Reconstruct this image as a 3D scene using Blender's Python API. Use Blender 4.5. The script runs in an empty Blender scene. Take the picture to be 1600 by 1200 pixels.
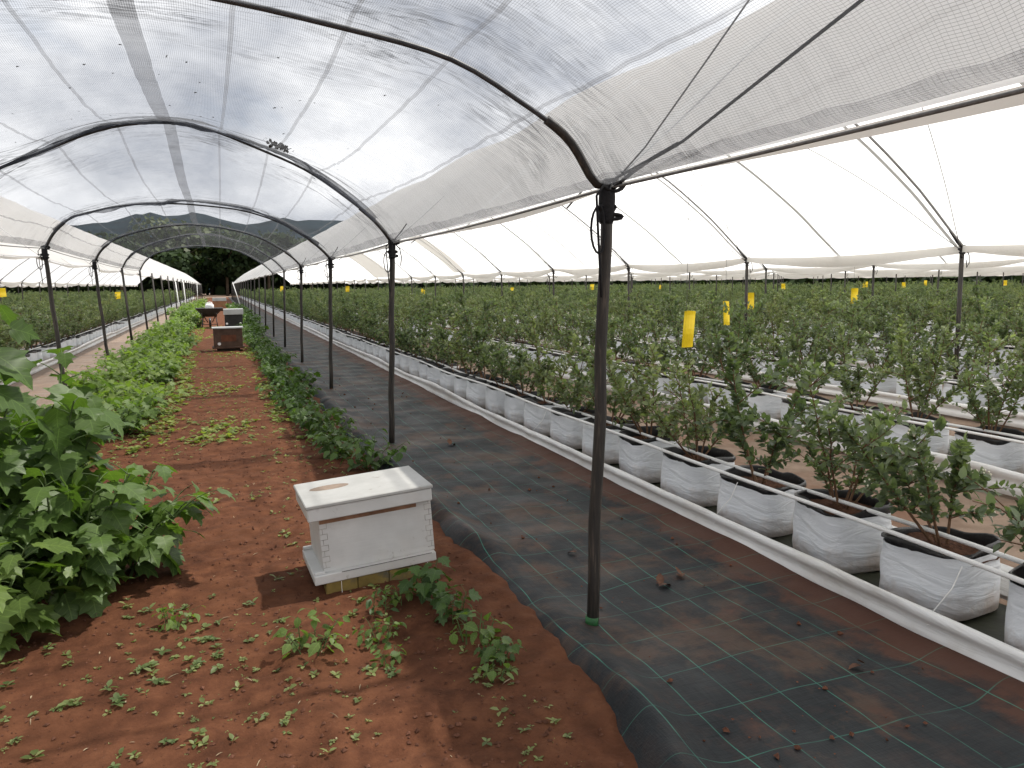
import bpy, math, random
import numpy as np
from mathutils import Matrix, Vector
rng = np.random.default_rng(7)
random.seed(7)
scn = bpy.context.scene
col = scn.collection

# ------------------------------------------------------------------ camera
CAM = (0.0, 0.0, 1.65)
cd = bpy.data.cameras.new("camera")
cd.sensor_width = 36.0
cd.lens = 27.0
cd.clip_end = 3000.0
cd.clip_start = 0.05
cam = bpy.data.objects.new("camera", cd)
col.objects.link(cam)
F_PX = 1200.0


def _ray(u, v):
    return np.array([(u - 800) / F_PX, (v - 600) / F_PX, 1.0])


_yv = _ray(342, 449); _yv /= np.linalg.norm(_yv)
_up = np.cross(_yv, _ray(1342, 437)); _up /= np.linalg.norm(_up)
if _up[1] > 0: _up = -_up
_xv = np.cross(_yv, _up)
RM = np.array([_xv, _yv, _up])
M4 = Matrix.Identity(4)
for r in range(3):
    M4[r][0] = RM[r, 0]; M4[r][1] = -RM[r, 1]; M4[r][2] = -RM[r, 2]; M4[r][3] = CAM[r]
cam.matrix_world = M4
scn.camera = cam


def proj(p):
    c = RM.T @ (np.array(p, float) - np.array(CAM))
    return (800 + F_PX * c[0] / c[2], 600 + F_PX * c[1] / c[2], c[2])


# ------------------------------------------------------------------ world, sun, exposure
SUN = Vector((0.48, 0.06, 1.0)).normalized()
wd = bpy.data.worlds.new("World"); scn.world = wd; wd.use_nodes = True
nt = wd.node_tree; N = nt.nodes; L = nt.links
bg = N["Background"]; bg.inputs[1].default_value = 0.1
sky = N.new("ShaderNodeTexSky"); sky.sky_type = 'NISHITA'; sky.sun_disc = False
sky.sun_elevation = math.asin(SUN.z); sky.sun_rotation = math.atan2(SUN.x, SUN.y)
sky.air_density = 1.0; sky.dust_density = 1.5
tc = N.new("ShaderNodeTexCoord")
mp = N.new("ShaderNodeMapping"); mp.inputs["Scale"].default_value = (1.1, 1.1, 1.9)
mp.inputs["Location"].default_value = (0.9, 0.35, 0.1)
L.new(tc.outputs["Generated"], mp.inputs["Vector"])
n1 = N.new("ShaderNodeTexNoise"); n1.inputs["Scale"].default_value = 1.7; n1.inputs["Detail"].default_value = 9
n1.inputs["Roughness"].default_value = 0.55; n1.inputs["Distortion"].default_value = 0.25
L.new(mp.outputs[0], n1.inputs["Vector"])
cov = N.new("ShaderNodeValToRGB"); cov.color_ramp.elements[0].position = 0.22; cov.color_ramp.elements[1].position = 0.42
L.new(n1.outputs["Fac"], cov.inputs[0])
n2 = N.new("ShaderNodeTexNoise"); n2.inputs["Scale"].default_value = 2.3; n2.inputs["Detail"].default_value = 8
n2.inputs["Roughness"].default_value = 0.6
L.new(mp.outputs[0], n2.inputs["Vector"])
cc = N.new("ShaderNodeValToRGB")
e = cc.color_ramp.elements
e[0].position = 0.38; e[0].color = (3.2, 3.5, 4.15, 1)
e[1].position = 0.63; e[1].color = (9.6, 9.7, 9.9, 1)
L.new(n2.outputs["Fac"], cc.inputs[0])
mx = N.new("ShaderNodeMix"); mx.data_type = 'RGBA'
L.new(cov.outputs[0], mx.inputs[0]); L.new(sky.outputs[0], mx.inputs[6]); L.new(cc.outputs[0], mx.inputs[7])
L.new(mx.outputs[2], bg.inputs[0])
sl = bpy.data.lights.new("sun", 'SUN'); sl.energy = 4.4; sl.angle = math.radians(1.2); sl.color = (1.0, 0.95, 0.87)
so = bpy.data.objects.new("sun", sl); col.objects.link(so)
so.rotation_euler = (-SUN).to_track_quat('-Z', 'Y').to_euler()
so.location = (20, 0, 40)
scn.view_settings.view_transform = 'Standard'; scn.view_settings.look = 'None'
scn.view_settings.exposure = 0.54; scn.view_settings.gamma = 1.0
cy = scn.cycles
cy.max_bounces = 8; cy.diffuse_bounces = 4; cy.glossy_bounces = 2; cy.transmission_bounces = 6
cy.transparent_max_bounces = 24; cy.caustics_reflective = False; cy.caustics_refractive = False
cy.sample_clamp_indirect = 6.0; cy.use_denoising = True


# ------------------------------------------------------------------ helpers
def tag(o, label=None, cat=None, group=None, kind=None):
    if label: o["label"] = label
    if cat: o["category"] = cat
    if group: o["group"] = group
    if kind: o["kind"] = kind
    return o


def empty(name, loc, rz=0.0):
    o = bpy.data.objects.new(name, None); col.objects.link(o)
    o.empty_display_size = 0.1
    o.location = loc; o.rotation_euler = (0, 0, rz)
    return o


def kids(o):
    return [c for c in o.children]


def copy_tree(o, parent=None):
    c = o.copy(); col.objects.link(c)
    if parent is not None: c.parent = parent
    for ch in kids(o): copy_tree(ch, c)
    return c


def np_mesh(name, V, Fs, smooth=True, attrs=None):
    """V (n,3); Fs list of index arrays (m,k)"""
    me = bpy.data.meshes.new(name)
    V = np.asarray(V, np.float32)
    loops = np.concatenate([np.asarray(f, np.int32).ravel() for f in Fs])
    tot = np.concatenate([np.full(len(f), np.asarray(f).shape[1], np.int32) for f in Fs])
    start = np.concatenate([[0], np.cumsum(tot)[:-1]]).astype(np.int32)
    me.vertices.add(len(V)); me.vertices.foreach_set("co", V.ravel())
    me.loops.add(len(loops)); me.loops.foreach_set("vertex_index", loops)
    me.polygons.add(len(tot)); me.polygons.foreach_set("loop_start", start); me.polygons.foreach_set("loop_total", tot)
    me.polygons.foreach_set("use_smooth", np.full(len(tot), smooth, bool))
    if attrs:
        for k, a in attrs.items():
            at = me.attributes.new(k, 'FLOAT', 'POINT'); at.data.foreach_set("value", np.asarray(a, np.float32))
    me.update(calc_edges=True); me.validate()
    return me


def link(name, me, mat, parent=None, loc=None):
    o = bpy.data.objects.new(name, me); col.objects.link(o)
    if mat is not None:
        me.materials.clear(); me.materials.append(mat)
    if parent is not None: o.parent = parent
    if loc is not None: o.location = loc
    return o


class MB:
    def __init__(s): s.v = []; s.f = []

    def add(s, V, Fc):
        b = len(s.v); s.v += [tuple(map(float, p)) for p in V]; s.f += [tuple(i + b for i in q) for q in Fc]

    def box(s, c, d, rz=0.0, bev=0.0, tilt=None):
        x, y, z = d[0] / 2, d[1] / 2, d[2] / 2
        b = min(bev, x * .9, y * .9, z * .9)
        if b <= 0:
            V = [(sx * x, sy * y, sz * z) for sz in (-1, 1) for sy in (-1, 1) for sx in (-1, 1)]
            Fc = [(0, 2, 3, 1), (4, 5, 7, 6), (0, 1, 5, 4), (1, 3, 7, 5), (3, 2, 6, 7), (2, 0, 4, 6)]
        else:
            V = []; Fc = []
            idx = {}
            for sx in (-1, 1):
                for sy in (-1, 1):
                    for sz in (-1, 1):
                        for a in range(3):
                            p = [sx * (x - b), sy * (y - b), sz * (z - b)]
                            p[a] = (sx * x, sy * y, sz * z)[a]
                            idx[(sx, sy, sz, a)] = len(V); V.append(tuple(p))
            for a in range(3):
                o1, o2 = [q for q in range(3) if q != a]
                for sg in (-1, 1):
                    q = []
                    for (s1, s2) in ((-1, -1), (1, -1), (1, 1), (-1, 1)):
                        k = [0, 0, 0]; k[a] = sg; k[o1] = s1; k[o2] = s2
                        q.append(idx[(k[0], k[1], k[2], a)])
                    Fc.append(tuple(q))
            for a in range(3):
                o1, o2 = [q for q in range(3) if q != a]
                for s1 in (-1, 1):
                    for s2 in (-1, 1):
                        k0 = [0, 0, 0]; k0[a] = -1; k0[o1] = s1; k0[o2] = s2
                        k1 = list(k0); k1[a] = 1
                        Fc.append((idx[(*k0, o1)], idx[(*k1, o1)], idx[(*k1, o2)], idx[(*k0, o2)]))
            for sx in (-1, 1):
                for sy in (-1, 1):
                    for sz in (-1, 1):
                        Fc.append(tuple(idx[(sx, sy, sz, a)] for a in range(3)))
        ca, sa = math.cos(rz), math.sin(rz)
        out = []
        for p in V:
            p = Vector(p)
            if tilt is not None: p = tilt @ p
            out.append((c[0] + ca * p.x - sa * p.y, c[1] + sa * p.x + ca * p.y, c[2] + p.z))
        s.add(out, Fc)

    def tube(s, pts, r, n=8, caps=True):
        P = [Vector(p) for p in pts]
        rs = r if hasattr(r, '__len__') else [r] * len(P)
        rings = []
        prev = None
        b = len(s.v)
        for i, p in enumerate(P):
            t = (P[min(i + 1, len(P) - 1)] - P[max(i - 1, 0)])
            if t.length < 1e-9: t = Vector((0, 0, 1))
            t.normalize()
            if prev is None:
                a = t.orthogonal().normalized()
            else:
                a = prev - t * prev.dot(t)
                a = a.normalized() if a.length > 1e-6 else t.orthogonal().normalized()
            prev = a; bb = t.cross(a)
            for k in range(n):
                th = 2 * math.pi * k / n
                q = p + (a * math.cos(th) + bb * math.sin(th)) * rs[i]
                s.v.append((q.x, q.y, q.z))
        for i in range(len(P) - 1):
            for k in range(n):
                k2 = (k + 1) % n
                s.f.append((b + i * n + k, b + i * n + k2, b + (i + 1) * n + k2, b + (i + 1) * n + k))
        if caps and n > 2:
            s.f.append(tuple(b + k for k in range(n))[::-1])
            s.f.append(tuple(b + (len(P) - 1) * n + k for k in range(n)))

    def lathe(s, prof, c=(0, 0, 0), n=16, axis='z'):
        b = len(s.v)
        for (r, z) in prof:
            for k in range(n):
                th = 2 * math.pi * k / n
                q = (r * math.cos(th), r * math.sin(th), z)
                if axis == 'x': q = (q[2], q[0], q[1])
                if axis == 'y': q = (q[0], q[2], q[1])
                s.v.append((c[0] + q[0], c[1] + q[1], c[2] + q[2]))
        for i in range(len(prof) - 1):
            for k in range(n):
                k2 = (k + 1) % n
                s.f.append((b + i * n + k, b + i * n + k2, b + (i + 1) * n + k2, b + (i + 1) * n + k))

    def mesh(s, name, smooth=False):
        me = bpy.data.meshes.new(name); me.from_pydata(s.v, [], s.f)
        if smooth:
            me.polygons.foreach_set("use_smooth", [True] * len(me.polygons))
        me.update()
        return me

    def build(s, name, mat, parent=None, smooth=False, loc=None):
        return link(name, s.mesh(name, smooth), mat, parent, loc)


def _hash2(ix, iy, seed):
    h = (ix * 374761393 + iy * 668265263 + seed * 974711) & 0xffffffff
    h = ((h ^ (h >> 13)) * 1274126177) & 0xffffffff
    return ((h ^ (h >> 16)) & 0xffff) / 65535.0


def vnoise(x, y, seed=0):
    x = np.asarray(x, float); y = np.asarray(y, float)
    x0 = np.floor(x).astype(np.int64); y0 = np.floor(y).astype(np.int64)
    fx = x - x0; fy = y - y0
    fx = fx * fx * (3 - 2 * fx); fy = fy * fy * (3 - 2 * fy)
    a = _hash2(x0, y0, seed); b = _hash2(x0 + 1, y0, seed); c = _hash2(x0, y0 + 1, seed); d = _hash2(x0 + 1, y0 + 1, seed)
    return (a * (1 - fx) + b * fx) * (1 - fy) + (c * (1 - fx) + d * fx) * fy - 0.5


def fbm(x, y, o=4, seed=0):
    t = 0; a = 1.0
    for i in range(o):
        t = t + a * vnoise(x, y, seed + i); x = x * 2.03 + 3.1; y = y * 2.03 + 1.7; a *= .5
    return t


def grid_mesh(name, P, attrs=None, smooth=True):
    """P (m,n,3)"""
    m, n = P.shape[:2]
    i = np.arange(m * n).reshape(m, n)
    q = np.stack([i[:-1, :-1], i[:-1, 1:], i[1:, 1:], i[1:, :-1]], -1).reshape(-1, 4)
    return np_mesh(name, P.reshape(-1, 3), [q], smooth, attrs)


# ------------------------------------------------------------------ materials
class NM:
    """tiny node-material builder"""
    def __init__(s, name):
        s.m = bpy.data.materials.new(name); s.m.use_nodes = True
        s.t = s.m.node_tree; s.n = s.t.nodes; s.l = s.t.links
        s.n.clear(); s.out = s.n.new("ShaderNodeOutputMaterial"); s._tc = None

    def node(s, typ, **kw):
        n = s.n.new(typ)
        for k, v in kw.items(): setattr(n, k, v)
        return n

    def inp(s, n, k, v):
        if hasattr(v, 'is_output') or hasattr(v, 'links'): s.l.new(v, n.inputs[k])
        else: n.inputs[k].default_value = v

    def pos(s, scale=(1, 1, 1), kind="Object"):
        if s._tc is None: s._tc = s.node("ShaderNodeTexCoord")
        mp = s.node("ShaderNodeMapping"); mp.inputs["Scale"].default_value = scale
        s.l.new(s._tc.outputs[kind], mp.inputs["Vector"]); return mp.outputs[0]

    def noise(s, scale, detail=4, rough=0.55, vec=None, dist=0.0):
        n = s.node("ShaderNodeTexNoise"); n.inputs["Scale"].default_value = scale
        n.inputs["Detail"].default_value = detail; n.inputs["Roughness"].default_value = rough
        n.inputs["Distortion"].default_value = dist
        s.l.new(vec if vec is not None else s.pos(), n.inputs["Vector"]); return n.outputs["Fac"]

    def ramp(s, fac, stops):
        r = s.node("ShaderNodeValToRGB"); el = r.color_ramp.elements
        while len(el) < len(stops): el.new(0.5)
        for e_, (p, c) in zip(el, stops):
            e_.position = p
            e_.color = (c, c, c, 1) if not hasattr(c, '__len__') else (*c[:3], 1)
        s.l.new(fac, r.inputs[0]); return r.outputs[0]

    def mix(s, fac, a, b, mode='MIX'):
        m = s.node("ShaderNodeMix", data_type='RGBA', blend_type=mode)
        s.inp(m, 0, fac)
        for k, v in ((6, a), (7, b)):
            if hasattr(v, 'links'): s.l.new(v, m.inputs[k])
            else: m.inputs[k].default_value = (*v[:3], 1)
        return m.outputs[2]

    def math(s, op, a, b=0.0, clamp=False):
        m = s.node("ShaderNodeMath", operation=op); m.use_clamp = clamp
        s.inp(m, 0, a); s.inp(m, 1, b); return m.outputs[0]

    def attr(s, name):
        a = s.node("ShaderNodeAttribute"); a.attribute_name = name; return a.outputs["Fac"]

    def rand(s):
        return s.node("ShaderNodeObjectInfo").outputs["Random"]

    def bump(s, h, strength=0.3, dist=0.02):
        b = s.node("ShaderNodeBump"); b.inputs["Strength"].default_value = strength; b.inputs["Distance"].default_value = dist
        s.l.new(h, b.inputs["Height"]); return b.outputs[0]

    def pbr(s, color, rough=0.6, normal=None, spec=0.4, metal=0.0):
        p = s.node("ShaderNodeBsdfPrincipled")
        if hasattr(color, 'links'): s.l.new(color, p.inputs["Base Color"])
        else: p.inputs["Base Color"].default_value = (*color[:3], 1)
        s.inp(p, "Roughness", rough); p.inputs["Specular IOR Level"].default_value = spec
        p.inputs["Metallic"].default_value = metal
        if normal is not None: s.l.new(normal, p.inputs["Normal"])
        return p.outputs[0]

    def done(s, sh):
        s.l.new(sh, s.out.inputs[0]); return s.m


def simple(name, c, rough=0.6, var=0.25, scale=8.0, spec=0.4, bump=0.0, metal=0.0, dirt=None, dirt_at=(0.55, 0.72)):
    m = NM(name)
    nz = m.noise(scale, 6, 0.6)
    c = np.array(c)
    base = m.ramp(nz, [(0.3, tuple(c * (1 - var))), (0.7, tuple(np.minimum(c * (1 + var), 0.95)))])
    if dirt is not None:
        d = m.ramp(m.noise(scale * 0.6, 8, 0.7, dist=0.3), [(dirt_at[0], 0.0), (dirt_at[1], 1.0)])
        base = m.mix(d, base, dirt)
    nrm = m.bump(m.noise(scale * 4, 5), bump, 0.01) if bump else None
    return m.done(m.pbr(base, rough, nrm, spec, metal))


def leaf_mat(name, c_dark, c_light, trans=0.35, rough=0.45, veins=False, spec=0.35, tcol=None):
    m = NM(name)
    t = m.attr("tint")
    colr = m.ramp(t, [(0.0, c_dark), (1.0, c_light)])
    if veins:
        u = m.attr("lu"); v = m.attr("lv")
        au = m.math('ABSOLUTE', u)
        mid = m.math('LESS_THAN', au, 0.012)
        w = m.math('SUBTRACT', v, m.math('MULTIPLY', au, 0.75))
        fr = m.math('FRACT', m.math('MULTIPLY', w, 5.0))
        side = m.math('LESS_THAN', m.math('ABSOLUTE', m.math('SUBTRACT', fr, 0.5)), 0.05)
        ve = m.math('MAXIMUM', mid, m.math('MULTIPLY', side, 0.6))
        colr = m.mix(m.math('MULTIPLY', ve, 0.45), colr, tuple(np.array(c_light) * 1.7))
    rv = m.ramp(m.rand(), [(0.0, (0.72, 0.78, 0.72)), (0.5, (1.0, 1.0, 1.0)), (1.0, (1.18, 1.10, 0.98))])
    colr = m.mix(1.0, colr, rv, 'MULTIPLY')
    p = m.pbr(colr, rough, None, spec)
    tr = m.node("ShaderNodeBsdfTranslucent")
    tm = m.mix(1.0, colr, tcol or (1.5, 1.75, 0.6), 'MULTIPLY'); m.l.new(tm, tr.inputs[0])
    s = m.node("ShaderNodeMixShader"); s.inputs[0].default_value = trans
    m.l.new(p, s.inputs[1]); m.l.new(tr.outputs[0], s.inputs[2])
    return m.done(s.outputs[0])


MAT = {}
# red soil
m = NM("red_soil")
big = m.noise(0.9, 5, 0.6); mid = m.noise(7, 6, 0.65); fine = m.noise(60, 4, 0.7)
c = m.ramp(mid, [(0.28, (0.050, 0.0200, 0.0110)), (0.5, (0.096, 0.038, 0.0200)), (0.75, (0.160, 0.067, 0.034))])
c = m.mix(m.ramp(big, [(0.45, 0.0), (0.7, 0.55)]), c, (0.128, 0.054, 0.027))
c = m.mix(m.ramp(fine, [(0.62, 0.0), (0.74, 0.5)]), c, (0.13, 0.070, 0.046))
h = m.math('ADD', m.math('MULTIPLY', mid, 0.7), m.math('MULTIPLY', fine, 0.35))
MAT['soil'] = m.done(m.pbr(c, 0.95, m.bump(h, 0.55, 0.03), 0.1))
# dusty lane ground
m = NM("dusty_lane")
a = m.noise(0.8, 6, 0.6); b = m.noise(5, 6, 0.65)
c = m.ramp(b, [(0.3, (0.16, 0.115, 0.085)), (0.7, (0.27, 0.20, 0.15))])
c = m.mix(m.ramp(a, [(0.5, 0.0), (0.68, 0.8)]), c, (0.15, 0.075, 0.045))
MAT['lane'] = m.done(m.pbr(c, 0.9, m.bump(b, 0.3, 0.02), 0.15))


# woven weed fabric with tracer threads
def fabric(name, dust_amt, sx=0.19, sy=0.31, lift=0.0):
    m = NM(name)
    tcx = m.node("ShaderNodeTexCoord"); sp = m.node("ShaderNodeSeparateXYZ"); m.l.new(tcx.outputs["Object"], sp.inputs[0])
    wob = m.math('MULTIPLY', m.math('SUBTRACT', m.noise(1.3, 2), 0.5), 0.10)
    X = m.math('ADD', sp.outputs[0], wob); Y = m.math('ADD', sp.outputs[1], m.math('MULTIPLY', m.math('SUBTRACT', m.noise(0.9, 2, 0.5, m.pos((1, 1, 1))), 0.5), 0.3))

    def lines(v, pitch, w):
        f_ = m.math('FRACT', m.math('DIVIDE', v, pitch))
        return m.math('LESS_THAN', m.math('ABSOLUTE', m.math('SUBTRACT', f_, 0.5)), w / pitch / 2)
    lx = lines(X, sx, 0.0045); ly = m.math('MULTIPLY', lines(Y, sy, 0.005), 0.6)
    ln = m.math('MAXIMUM', lx, ly)
    ln = m.math('MULTIPLY', ln, m.ramp(m.noise(3.5, 4), [(0.33, 0.25), (0.62, 1.0)]))
    weave = m.noise(1.0, 3, 0.6, m.pos((160, 8, 160)))
    weave2 = m.noise(1.0, 3, 0.6, m.pos((9, 120, 120)))
    wv = m.math('ADD', weave, weave2)
    base = m.ramp(m.math('MULTIPLY', wv, 0.5), [(0.35, (0.005, 0.007, 0.009)), (0.65, (0.015, 0.020, 0.023))])
    d1 = m.ramp(m.noise(1.6, 8, 0.68, dist=0.4), [(0.50, 0.0), (0.60, 1.0)])
    d2 = m.ramp(m.noise(6.0, 7, 0.7, dist=0.3), [(0.5, 0.0), (0.75, 0.8)])
    d3 = m.ramp(m.noise(0.7, 6, 0.65), [(0.35, 0.15), (0.65, 0.65)])
    base = m.mix(m.math('MULTIPLY', d3, 0.22 * dust_amt), base, (0.050, 0.040, 0.034))
    base = m.mix(m.math('MULTIPLY', d1, 0.60 * dust_amt), base, (0.105, 0.058, 0.034))
    base = m.mix(m.math('MULTIPLY', d2, 0.5 * dust_amt), base, (0.085, 0.040, 0.026))
    # spilled soil beside the gutter
    edge = m.ramp(m.math('DIVIDE', sp.outputs[0], 3.0), [(0.84, 0.0), (0.965, 1.0)])
    spill = m.ramp(m.math('ADD', m.math('MULTIPLY', edge, 0.32), m.math('MULTIPLY', m.noise(3.2, 7, 0.7), 0.85)), [(0.48, 0.0), (0.62, 0.9)])
    base = m.mix(spill, base, (0.075, 0.031, 0.019))
    base = m.mix(m.math('MULTIPLY', ln, 0.7), base, (0.05, 0.24, 0.18))
    if lift: base = m.mix(0.75, base, (0.19, 0.135, 0.10))
    rg = m.ramp(m.noise(2.5, 5), [(0.3, 0.52), (0.7, 0.82)])
    return m.done(m.pbr(base, rg, m.bump(m.math('ADD', wv, m.math('MULTIPLY', d2, 1.0)), 0.25, 0.006), 0.28))


MAT['fabric'] = fabric("black_weed_fabric", 0.75)
MAT['fabric_dusty'] = fabric("dusty_weed_fabric", 2.0, lift=0.10)


def film_mat(name, c, dens=0.0, tr=0.62):
    m = NM(name)
    st = m.noise(1.0, 4, 0.6, m.pos((0.5, 2.2, 0.5)), 0.3)
    ds = m.ramp(m.noise(1.3, 6, 0.65), [(0.55, 0.0), (0.8, 0.25)])
    cl = m.mix(ds, c, tuple(np.array(c) * np.array((0.86, 0.82, 0.76))))
    bm = m.bump(st, 0.35, 0.10)
    d = m.node("ShaderNodeBsdfDiffuse"); m.l.new(cl, d.inputs[0]); m.l.new(bm, d.inputs[2])
    t = m.node("ShaderNodeBsdfTranslucent"); m.l.new(cl, t.inputs[0]); m.l.new(bm, t.inputs[1])
    s = m.node("ShaderNodeMixShader"); s.inputs[0].default_value = tr
    m.l.new(d.outputs[0], s.inputs[1]); m.l.new(t.outputs[0], s.inputs[2])
    return m.done(s.outputs[0])


MAT['film'] = film_mat("white_tunnel_film", (0.90, 0.905, 0.91), tr=0.66)
MAT['film_seam'] = film_mat("film_overlap_seam", (0.50, 0.50, 0.49), tr=0.30)
MAT['film_beige'] = film_mat("double_tunnel_film", (0.80, 0.78, 0.74), tr=0.42)


def net_mat(name, base_a, line_a, c_base, c_line, pitch=0.0105, wob=0.2):
    m = NM(name)
    u = m.attr("su"); v = m.attr("sv")

    def lines(x, p, w):
        f_ = m.math('FRACT', m.math('DIVIDE', x, p))
        return m.math('LESS_THAN', m.math('ABSOLUTE', m.math('SUBTRACT', f_, 0.5)), w / 2)
    l1 = lines(u, pitch, 0.17)
    l2 = lines(v, pitch * 1.6, 0.10)
    ln = m.math('MAXIMUM', l1, m.math('MULTIPLY', l2, 0.6))
    cv = m.node("ShaderNodeCombineXYZ"); m.l.new(u, cv.inputs[0]); m.l.new(v, cv.inputs[1])
    mp_ = m.node("ShaderNodeMapping"); mp_.inputs["Scale"].default_value = (0.8, 9.0, 1); m.l.new(cv.outputs[0], mp_.inputs[0])
    g = m.attr("gather")
    mp2 = m.node("ShaderNodeMapping"); mp2.inputs["Scale"].default_value = (1.1, 15.0, 1); mp2.inputs["Rotation"].default_value = (0, 0, 0.16); m.l.new(cv.outputs[0], mp2.inputs[0])
    nz1 = m.noise(1.0, 6, 0.6, mp_.outputs[0], 1.2); nz2 = m.noise(1.0, 6, 0.6, mp2.outputs[0], 1.6)
    r1 = m.ramp(m.math('ABSOLUTE', m.math('SUBTRACT', nz1, 0.5)), [(0.0, 1.0), (0.045, 0.0)])
    r2 = m.ramp(m.math('ABSOLUTE', m.math('SUBTRACT', nz2, 0.5)), [(0.0, 1.0), (0.05, 0.0)])
    pat = m.ramp(m.noise(1.6, 4, 0.6, cv.outputs[0]), [(0.42, 0.12), (0.66, 1.0)])
    den = m.math('MULTIPLY', m.ramp(nz2, [(0.45, 0.0), (0.75, 1.0)]), 0.35)
    wr = m.math('MAXIMUM', m.math('MAXIMUM', m.math('MULTIPLY', r1, 0.9), m.math('MULTIPLY', r2, 0.7)), den)
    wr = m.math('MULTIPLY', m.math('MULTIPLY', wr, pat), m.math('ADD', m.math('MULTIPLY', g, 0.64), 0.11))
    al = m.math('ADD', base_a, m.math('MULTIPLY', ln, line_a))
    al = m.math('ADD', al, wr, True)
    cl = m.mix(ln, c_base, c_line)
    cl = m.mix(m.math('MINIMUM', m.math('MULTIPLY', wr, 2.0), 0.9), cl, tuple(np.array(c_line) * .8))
    d = m.node("ShaderNodeBsdfDiffuse"); m.l.new(cl, d.inputs[0])
    t = m.node("ShaderNodeBsdfTranslucent"); m.l.new(cl, t.inputs[0])
    s = m.node("ShaderNodeMixShader"); s.inputs[0].default_value = 0.5
    m.l.new(d.outputs[0], s.inputs[1]); m.l.new(t.outputs[0], s.inputs[2])
    tp = m.node("ShaderNodeBsdfTransparent")
    s2 = m.node("ShaderNodeMixShader"); m.l.new(al, s2.inputs[0])
    m.l.new(tp.outputs[0], s2.inputs[1]); m.l.new(s.outputs[0], s2.inputs[2])
    return m.done(s2.outputs[0])


MAT['net'] = net_mat("white_mesh_net", 0.22, 0.38, (0.17, 0.175, 0.185), (0.075, 0.08, 0.09))
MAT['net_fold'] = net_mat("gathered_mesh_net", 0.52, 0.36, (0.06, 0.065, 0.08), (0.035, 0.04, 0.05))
MAT['net_ridge'] = net_mat("ridge_mesh_overlap", 0.40, 0.30, (0.19, 0.195, 0.21), (0.11, 0.115, 0.13))
MAT['net_seam'] = net_mat("net_seam_band", 0.28, 0.30, (0.26, 0.265, 0.28), (0.15, 0.155, 0.17))
m = NM("weathered_black_post")
st_ = m.noise(1.0, 7, 0.65, m.pos((60, 60, 5)), 0.5)
c = m.ramp(st_, [(0.3, (0.014, 0.013, 0.012)), (0.55, (0.034, 0.029, 0.025)), (0.72, (0.095, 0.075, 0.058))])
MAT['post'] = m.done(m.pbr(c, 0.6, m.bump(st_, 0.4, 0.006), 0.35))
MAT['pipe_dark'] = simple("dark_steel_pipe", (0.040, 0.043, 0.050), 0.45, 0.3, 10, 0.5)
MAT['pipe_grey'] = simple("galvanised_pipe", (0.28, 0.28, 0.28), 0.5, 0.2, 8, 0.5)
MAT['rope'] = simple("black_rope", (0.018, 0.018, 0.02), 0.8, 0.4, 60, 0.2, 0.4)
MAT['cord'] = simple("grey_cord", (0.17, 0.17, 0.17), 0.8, 0.3, 40, 0.2)
MAT['white_cord'] = simple("white_string", (0.75, 0.74, 0.72), 0.7, 0.1, 30, 0.2)
MAT['green_tape'] = simple("green_tape", (0.02, 0.10, 0.03), 0.6, 0.5, 30)
MAT['white_post'] = simple("white_painted_post", (0.72, 0.72, 0.71), 0.5, 0.1, 9)
MAT['pvc'] = simple("white_pvc", (0.80, 0.80, 0.79), 0.35, 0.06, 5, 0.5, dirt=(0.55, 0.5, 0.43), dirt_at=(0.6, 0.85))


def bag_mat():
    m = NM("white_bag_film")
    w = m.noise(1.0, 4, 0.5, m.pos((4, 4, 17)), 0.9)
    z = m.node("ShaderNodeSeparateXYZ"); tcn = m.node("ShaderNodeTexCoord"); m.l.new(tcn.outputs["Object"], z.inputs[0])
    mud = m.ramp(m.math('SUBTRACT', m.math('MULTIPLY', m.noise(6, 6, 0.7), 0.35), m.math('MULTIPLY', z.outputs[2], 1.3)), [(0.02, 0.0), (0.17, 0.7)])
    c = m.ramp(m.noise(3, 5), [(0.3, (0.63, 0.655, 0.69)), (0.7, (0.72, 0.74, 0.765))])
    c = m.mix(mud, c, (0.36, 0.25, 0.17))
    return m.done(m.pbr(c, 0.42, m.bump(w, 0.55, 0.03), 0.45))


MAT['bag'] = bag_mat()
MAT['bag_black'] = simple("black_bag_lining", (0.012, 0.012, 0.013), 0.38, 0.4, 12, 0.5, 0.3)
MAT['substrate'] = simple("brown_coir_substrate", (0.085, 0.042, 0.026), 0.95, 0.6, 45, 0.1, 0.8)
m = NM("white_gutter_film")
w = m.noise(1.0, 5, 0.6, m.pos((9, 1.3, 9)), 0.4)
ds = m.ramp(m.noise(2.2, 7, 0.65), [(0.48, 0.0), (0.78, 0.55)])
c = m.mix(ds, (0.70, 0.70, 0.69), (0.40, 0.35, 0.28))
MAT['gutter'] = m.done(m.pbr(c, 0.5, m.bump(w, 0.5, 0.04), 0.4))
MAT['gutter_floor'] = simple("wet_gutter_floor", (0.020, 0.022, 0.013), 0.6, 0.6, 5, 0.2, 0.3)
MAT['stem'] = simple("brown_woody_stem", (0.15, 0.085, 0.05), 0.8, 0.35, 30, 0.2)
MAT['green_stem'] = simple("green_plant_stem", (0.07, 0.11, 0.035), 0.7, 0.3, 20, 0.3)
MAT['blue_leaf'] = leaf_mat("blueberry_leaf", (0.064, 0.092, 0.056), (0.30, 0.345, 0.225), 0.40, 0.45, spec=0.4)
MAT['blossom'] = simple("cream_blossom", (0.72, 0.70, 0.55), 0.6, 0.1, 20)
MAT['big_leaf'] = leaf_mat("broad_lobed_leaf", (0.036, 0.076, 0.020), (0.125, 0.195, 0.050), 0.36, 0.45, True)
MAT['vine_leaf'] = leaf_mat("pale_vine_leaf", (0.050, 0.095, 0.022), (0.175, 0.250, 0.070), 0.38, 0.5, True)
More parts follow.
